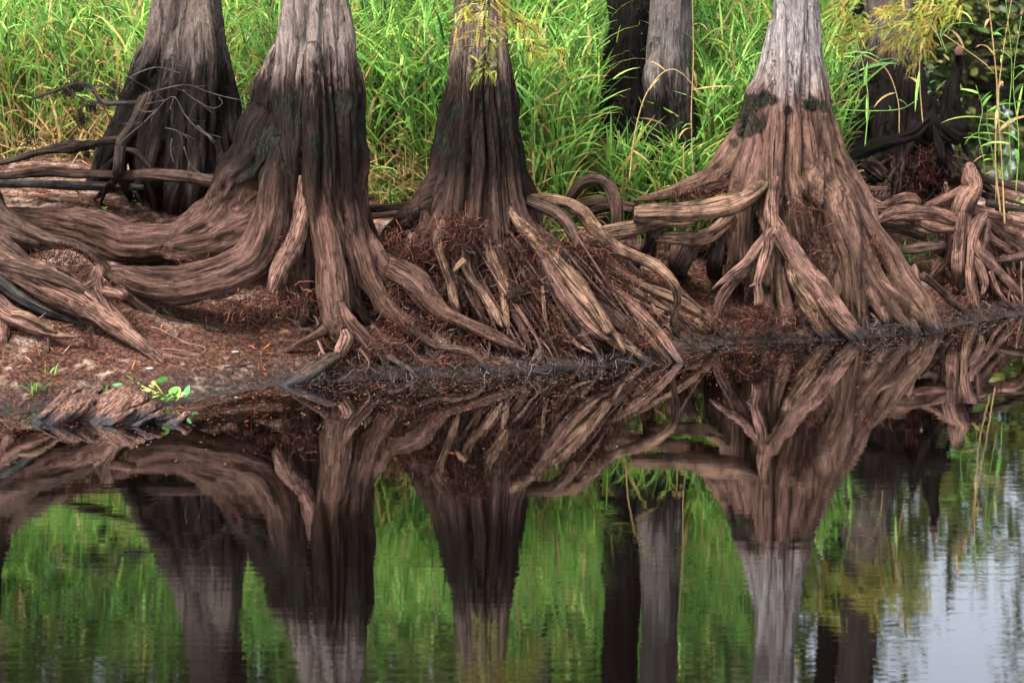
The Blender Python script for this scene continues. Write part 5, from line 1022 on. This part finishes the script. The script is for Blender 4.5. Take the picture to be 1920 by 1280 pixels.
reed([(1768, 64), (1800, 86), (1845, 118), (1864, 138)], 19.2, 'thin red-brown reed stem slanting across above the tall knee', True, 1, 68, 0.006)
reed([(1590, 250), (1600, 210), (1612, 170), (1606, 120)], 19.5, 'young green reed close to the mossy trunk\'s right flank', False, 6, 69)
reed([(1845, 300), (1835, 250), (1842, 205), (1830, 160)], 19.9, 'leafy green reed standing right of the tall knee over far water', False, 8, 70)
reed([(1865, 320), (1858, 270), (1850, 230), (1852, 200)], 20.0, 'short leafy green reed between the tall knee and the tan reed', False, 8, 71)
reed([(1775, 100), (1764, 60), (1790, 20), (1792, -30)], 19.3, 'green reed dropping from the top edge onto the tall knee', False, 4, 72)
reed([(1180, 340), (1190, 250), (1215, 170), (1262, 130), (1320, 180)], 18.4, 'tan reed bowed over in front of the grey stained trunk', True, 5, 73, 0.008)
reed([(1300, 330), (1296, 220), (1300, 110), (1298, -20)], 19.0, 'pale upright reed touching the grey stained trunk\'s right side', True, 4, 74, 0.008)
reed([(1905, 360), (1910, 260), (1900, 150), (1915, 30)], 19.2, 'bright green leafy reed cut by the right edge', False, 9, 75)
def tuft(px, py, label, n, L, seed, col=None, w=(0.004, 0.008)):
    p, m = on_ground(px, py); r = np.random.default_rng(seed); b = p + r.normal(0, 0.035, (n, 3)) * (1, 1, 0.05)
    c = (GREENS[r.integers(0, 5, n)] if col is None else np.tile(col, (n, 1))) * r.uniform(0.8, 1.25, (n, 1))
    V, F, cc = blades(b, r.uniform(0, 6.28, n), r.uniform(0.7, 1.4, n), r.uniform(0.5, 1.0, n) * L, r.uniform(*w, n), r.uniform(0.2, 1.5, n), c)
    tag(obj('grass_tuft', mesh_np(V, F, {'col': cc}), M_GRASS), label, 'grass tuft', 'small green tufts on the bank')
tuft(62, 738, 'bright green grass tuft on mud left of the driftwood', 16, 0.22, 81)
tuft(92, 700, 'small sprout above the grass tuft by the driftwood', 7, 0.14, 82)
tuft(196, 738, 'thin green sprig standing just behind the driftwood', 6, 0.17, 83)
tuft(1700, 492, 'leafy green tuft right of the mossy tree\'s root', 18, 0.34, 84, None, (0.008, 0.014))
tuft(1735, 480, 'tall thin green tuft by the bleached stilt roots', 12, 0.5, 85, None, (0.007, 0.012))
tuft(1760, 500, 'green tuft at the foot of the bleached stilt roots', 14, 0.22, 86, None, (0.006, 0.01))
tuft(1890, 400, 'green tuft near the right edge above the stilt roots', 14, 0.36, 87, None, (0.007, 0.012))
tuft(1612, 330, 'broad-bladed tuft between the mossy trunk and the black stump', 16, 0.4, 88, None, (0.012, 0.02))
tuft(1218, 603, 'small tuft on sand among the thin roots', 8, 0.09, 89)
tuft(1240, 612, 'tiny tuft nearest the water among the thin roots', 7, 0.09, 90)
tuft(1315, 618, 'tiny tuft beside the last thin root before the mossy tree', 6, 0.08, 91)
tuft(1880, 330, 'green tuft on the far side of the right bank', 16, 0.4, 92, None, (0.007, 0.012))
def seedling(px, py, label, seed, h=0.14):
    p, m = on_ground(px, py); r = np.random.default_rng(seed); n = 10
    t = (np.arange(n) + 1) / n; b = p + np.stack([t * 0.02, t * 0, t * h], -1)
    V, F, cc = blades(b, np.arange(n) * 2.4, np.full(n, 0.5), r.uniform(0.04, 0.07, n), r.uniform(0.008, 0.012, n), np.full(n, 0.6), np.array((0.17, 0.30, 0.09)) * r.uniform(0.8, 1.2, (n, 1)))
    V2, F2, c2 = blades(p[None], np.zeros(1), np.array([1.43]), np.array([h]), np.array([0.004]), np.zeros(1), np.array([(0.12, 0.16, 0.06)]))
    V, F, cc = join([(V, F, cc), (V2, F2, c2)]); tag(obj('seedling', mesh_np(V, F, {'col': cc}), M_LEAF), label, 'seedling', 'seedlings below the blackened tree')
seedling(122, 352, 'seedling beside the half-buried log', 1); seedling(248, 382, 'seedling under the dead snag\'s roots', 2, 0.2); seedling(338, 405, 'seedling at the front of the blackened trunk', 3)
seedling(358, 402, 'seedling just right of the front of the blackened trunk', 4, 0.18); seedling(384, 408, 'seedling nearest the swept root', 5, 0.16); seedling(192, 404, 'seedling on the sand patch above the swept root', 6, 0.08)

WPp = at_z(290, 757)[0]
WP = empty('water_plant', tuple(WPp), 'glossy green floating water plant behind the driftwood', 'plant')
def pad(px, py, L, wd, az, el, dr, c, r=np.random.default_rng(3)):
    p, m = at(px, py, 14.65); prof = np.array([0.15, 0.6, 0.95, 1.0, 0.8, 0.25])
    V, F, cc = blades(p[None], np.array([az]), np.array([el]), np.array([L]), np.array([wd]), np.array([dr]), np.array([c]), np.array([r.normal(0, 0.35)]), prof=prof)
    obj('leaf', mesh_np(V, F, {'col': cc}), M_LEAF, WP)
for a in [(262, 722, 0.17, 0.045, 2.6, 0.55, 0.5, (0.32, 0.42, 0.07)), (290, 716, 0.12, 0.045, 0.5, 0.3, 0.7, (0.10, 0.27, 0.05)), (268, 730, 0.13, 0.05, 5.2, 0.2, 0.8, (0.36, 0.46, 0.12)), (235, 724, 0.12, 0.04, 2.9, 0.2, 0.4, (0.07, 0.26, 0.08)), (250, 732, 0.09, 0.04, 1.0, 0.9, 0.4, (0.10, 0.28, 0.05)),
          (320, 742, 0.11, 0.045, 1.2, 0.8, 0.5, (0.11, 0.28, 0.045)), (335, 744, 0.12, 0.05, 2.2, 0.7, 0.5, (0.15, 0.3, 0.05)), (346, 745, 0.11, 0.045, 0.8, 1.2, 0.4, (0.08, 0.29, 0.08)), (350, 746, 0.10, 0.03, 0.0, 0.0, 0.1, (0.12, 0.3, 0.13)), (325, 748, 0.10, 0.03, 3.3, 0.1, 0.2, (0.09, 0.26, 0.09)), (300, 738, 0.12, 0.035, 4.2, 0.0, 0.4, (0.22, 0.34, 0.05)), (280, 738, 0.10, 0.04, 5.6, 0.3, 0.6, (0.26, 0.36, 0.06))]: pad(*a)
_w = np.random.default_rng(19)
for _k in range(16):
    _x, _y = (_w.uniform(232, 300), _w.uniform(718, 738)) if _k % 2 else (_w.uniform(300, 356), _w.uniform(738, 752))
    pad(_x, _y, _w.uniform(0.05, 0.1), _w.uniform(0.018, 0.032), _w.uniform(0, 6.28), _w.uniform(0.0, 1.0), _w.uniform(0.2, 1.0), tuple(np.array([(0.11, 0.27, 0.05), (0.2, 0.3, 0.05), (0.07, 0.2, 0.06), (0.3, 0.32, 0.06)][_w.integers(4)])))
for a, b2 in [((262, 722), (315, 752)), ((290, 718), (312, 752)), ((330, 742), (312, 753)), ((346, 742), (330, 752)), ((245, 728), (285, 750))]:
    P = [at(*a, 14.66)[0], at((a[0] + b2[0]) / 2, (a[1] + b2[1]) / 2 - 3, 14.64)[0], at(*b2, 14.66)[0]]; me = root_mesh(P, [0.005, 0.006, 0.007], nseg=6); set_attr(me, 'col', np.tile([0.35, 0.36, 0.08, 1], (len(me.vertices), 1))); obj('stalk', me, M_LEAF, WP)
s = N('shell_nacre'); g = s.n('NewGeometry').outputs['Position']; M_SHELL = s.finish(s.ramp(s.noise(g, 40, 3), [(0.4, (0.15, 0.16, 0.19)), (0.65, (0.2, 0.16, 0.11))]), 0.3, None, 0.5)
def shell(px, py, label):
    p, m = on_ground(px, py); V, F = [], []; nu, nv = 14, 6
    for i in range(nv + 1):
        for j in range(nu):
            a = 2 * math.pi * j / nu; rr_ = math.sin(i / nv * math.pi / 2); k = 1 + 0.03 * math.sin(j * 3)
            V.append(p + np.array((0.038 * rr_ * math.cos(a) * k, 0.026 * rr_ * math.sin(a), 0.012 + 0.014 * math.cos(i / nv * math.pi / 2))))
    for i in range(nv):
        for j in range(nu): F.append((i * nu + j, i * nu + (j + 1) % nu, (i + 1) * nu + (j + 1) % nu, (i + 1) * nu + j))
    tag(obj('shell', mesh_np(np.array(V), np.array(F)), M_SHELL), label, 'shell', 'mussel shells on the bank')
shell(281, 693, 'white mussel shell just below the tip of the long pink root'); shell(441, 662, 'white mussel shell on litter left of the forked root')

# ------------------------------------------------------------------ far trees, seen between the trunks and in the water
def leaf_crown(cen, rad, n, size, cols, seed, squash=0.8):
    r = np.random.default_rng(seed); nc = max(6, n // 90)
    cc = r.normal(0, 0.5, (nc, 3)); cc *= np.minimum(1, 1.0 / np.maximum(np.linalg.norm(cc, axis=1), 0.6))[:, None]
    k = r.integers(0, nc, n); p = cen + (cc[k] + r.normal(0, 0.16, (n, 3))) * np.array(rad) 
    tone = r.uniform(0.6, 1.3, nc)[k]
    c = np.array(cols)[r.integers(0, len(cols), n)] * tone[:, None]
    return blades(p, r.uniform(0, 6.28, n), r.uniform(-0.8, 0.8, n), r.uniform(0.7, 1.5, n) * size, np.full(n, size * 0.32), r.uniform(0, 1.2, n), c, prof=np.array([0.3, 1.0, 0.1]))
M_FARB = bark('bark_far', (0.025, 0.018, 0.015), (0.08, 0.058, 0.05), (0.005, 0.004, 0.003), (0.1, 0.085, 0.075), (0.05, 0.028, 0.025), 0.6, pink=(0.13, 0.08, 0.07), upper=0.8)
OLIVE = [(0.09, 0.12, 0.03), (0.14, 0.16, 0.04), (0.06, 0.10, 0.03), (0.2, 0.19, 0.05), (0.05, 0.08, 0.03)]
def far_tree(X, Y, H, cr, n, size, label, seed, tr=0.28, cols=OLIVE, low=0.35):
    z = float(height(X, Y)); t = empty('tree', (X, Y, z), label, 'tree', 'trees far behind the grass')
    r = np.random.default_rng(seed); dx = r.normal(0, 0.4)
    P = [(X, Y, z - 0.2), (X, Y, z + 0.5), (X + dx * 0.3, Y, z + 2), (X + dx, Y, z + H * 0.6), (X + dx * 1.2, Y, z + H * 0.92)]
    obj('trunk', root_mesh(np.array(P), np.array([tr * 2.3, tr * 1.6, tr * 1.1, tr * 0.7, tr * 0.15]), nseg=14, step=0.25, wob=0.1), M_FARB, t)
    for q in range(5):
        a = r.uniform(0, 6.28); zz = z + H * r.uniform(0.4, 0.8); e = np.array((X + math.cos(a) * cr * 0.8, Y + math.sin(a) * cr * 0.8, zz + cr * r.uniform(0.1, 0.6)))
        obj('limb', root_mesh([np.array((X + dx, Y, zz)), (np.array((X + dx, Y, zz)) + e) / 2 + (0, 0, 0.2), e], [tr * 0.35, tr * 0.25, tr * 0.06], nseg=7, step=0.25), M_FARB, t)
    V, F, cc = leaf_crown(np.array((X + dx, Y, z + H * (low + 1) / 2)), (cr, cr, H * (1 - low) / 2 * 1.1), n, size, cols, seed)
    obj('crown', mesh_np(V, F, {'col': cc}, smooth=False), M_LEAF, t)
far = [(-9.5, 30, 9, 2.6, 'leftmost olive tree behind the left grass'), (-6.2, 33, 10, 2.8, 'olive tree behind the grass left of the blackened tree'), (-3.2, 30, 8.5, 2.4, 'olive tree behind the blackened tree'), (-0.9, 35, 10, 2.4, 'tree far behind the gap between the two brown trunks'), (1.6, 31, 9, 2.5, 'tree behind the dark fluted trunk and the slim grey trunk'), (3.6, 29, 8.5, 2.4, 'tree behind the grey stained trunk'), (4.6, 32, 6.5, 1.8, 'tree behind the mossy trunk'), (-7.6, 28.5, 10, 2.4, 'tree behind the left grass between two olive trees'), (-4.8, 36, 12, 3.0, 'tall tree deep behind the blackened tree'), (0.4, 29.5, 7.5, 1.8, 'low tree deep behind the dark fluted trunk'), (2.6, 36, 11, 2.6, 'tall tree deep behind the slim grey trunk'), (-2.0, 37, 11, 2.6, 'tall tree deep behind the near brown trunk')]
for i, (X, Y, Hh, cr, lb) in enumerate(far): far_tree(X, Y, Hh * 1.25, cr * 1.1, 4200, 0.3, lb, 500 + i, low=0.08)
ft = [(13.5, 64.5, 13, 4.4, 'far bank tree nearest the channel mouth'), (17.5, 66, 16, 4.0, 'tall far bank tree right of the tall knee'), (23.5, 66, 17, 4.2, 'far bank tree at the right edge'), (9.5, 67, 14, 4.4, 'far bank tree behind the dark forked trunk'), (29, 69, 18, 5, 'far bank tree beyond the right edge'), (20.5, 68, 14, 3.4, 'lower far bank tree between two taller ones at right')]
thin = [(15.4, 67, 21, 2.2, 'slender tall far bank tree seen over the knee'), (21.6, 68, 23, 2.4, 'slender tall far bank tree toward the right edge'), (19.2, 70, 24, 2.0, 'slenderest far bank tree between two leafy ones')]
for i, (X, Y, Hh, cr, lb) in enumerate(ft): far_tree(X, Y, Hh, cr, 3800, 0.56, lb, 600 + i, 0.4, low=0.08)
for i, (X, Y, Hh, cr, lb) in enumerate(thin): far_tree(X, Y, Hh, cr, 1500, 0.45, lb, 650 + i, 0.3, low=0.3)
def shrub(X, Y, rad, n, size, label, seed, cols):
    z = float(height(X, Y)); t = empty('shrub', (X, Y, z), label, 'shrub', 'shrubs along the channel')
    obj('stem', root_mesh([np.array((X, Y, z - 0.1)), np.array((X + 0.05, Y, z + rad * 0.8))], [0.06, 0.03], nseg=6), M_FARB, t)
    V, F, cc = leaf_crown(np.array((X, Y, z + rad * 0.8)), (rad * 1.2, rad, rad), n, size, cols, seed); obj('crown', mesh_np(V, F, {'col': cc}, smooth=False), M_LEAF, t)
for i, (X, Y, rad, sz, lb, cl_) in enumerate([(5.0, 25.5, 1.3, 0.12, 'dark shrub filling the gap behind the dark forked trunk', OLIVE), (4.4, 23.5, 1.0, 0.10, 'green shrub just right of the mossy trunk', [(0.10, 0.2, 0.05), (0.06, 0.12, 0.04)]), (12.2, 62.5, 1.4, 0.3, 'bright green shrub low on the far bank', [(0.14, 0.36, 0.05), (0.2, 0.42, 0.07)]), (15.5, 64, 2.2, 0.35, 'dark brushy shrub on the far bank', OLIVE), (19.5, 65, 2.4, 0.35, 'olive shrub on the far bank under the right trees', OLIVE), (24, 67, 2.4, 0.35, 'shrub on the far bank at the right edge', OLIVE), (5.4, 28, 1.6, 0.15, 'olive shrub on the channel edge', OLIVE)]):
    shrub(X, Y, rad, 1500, sz, lb, 700 + i, cl_)
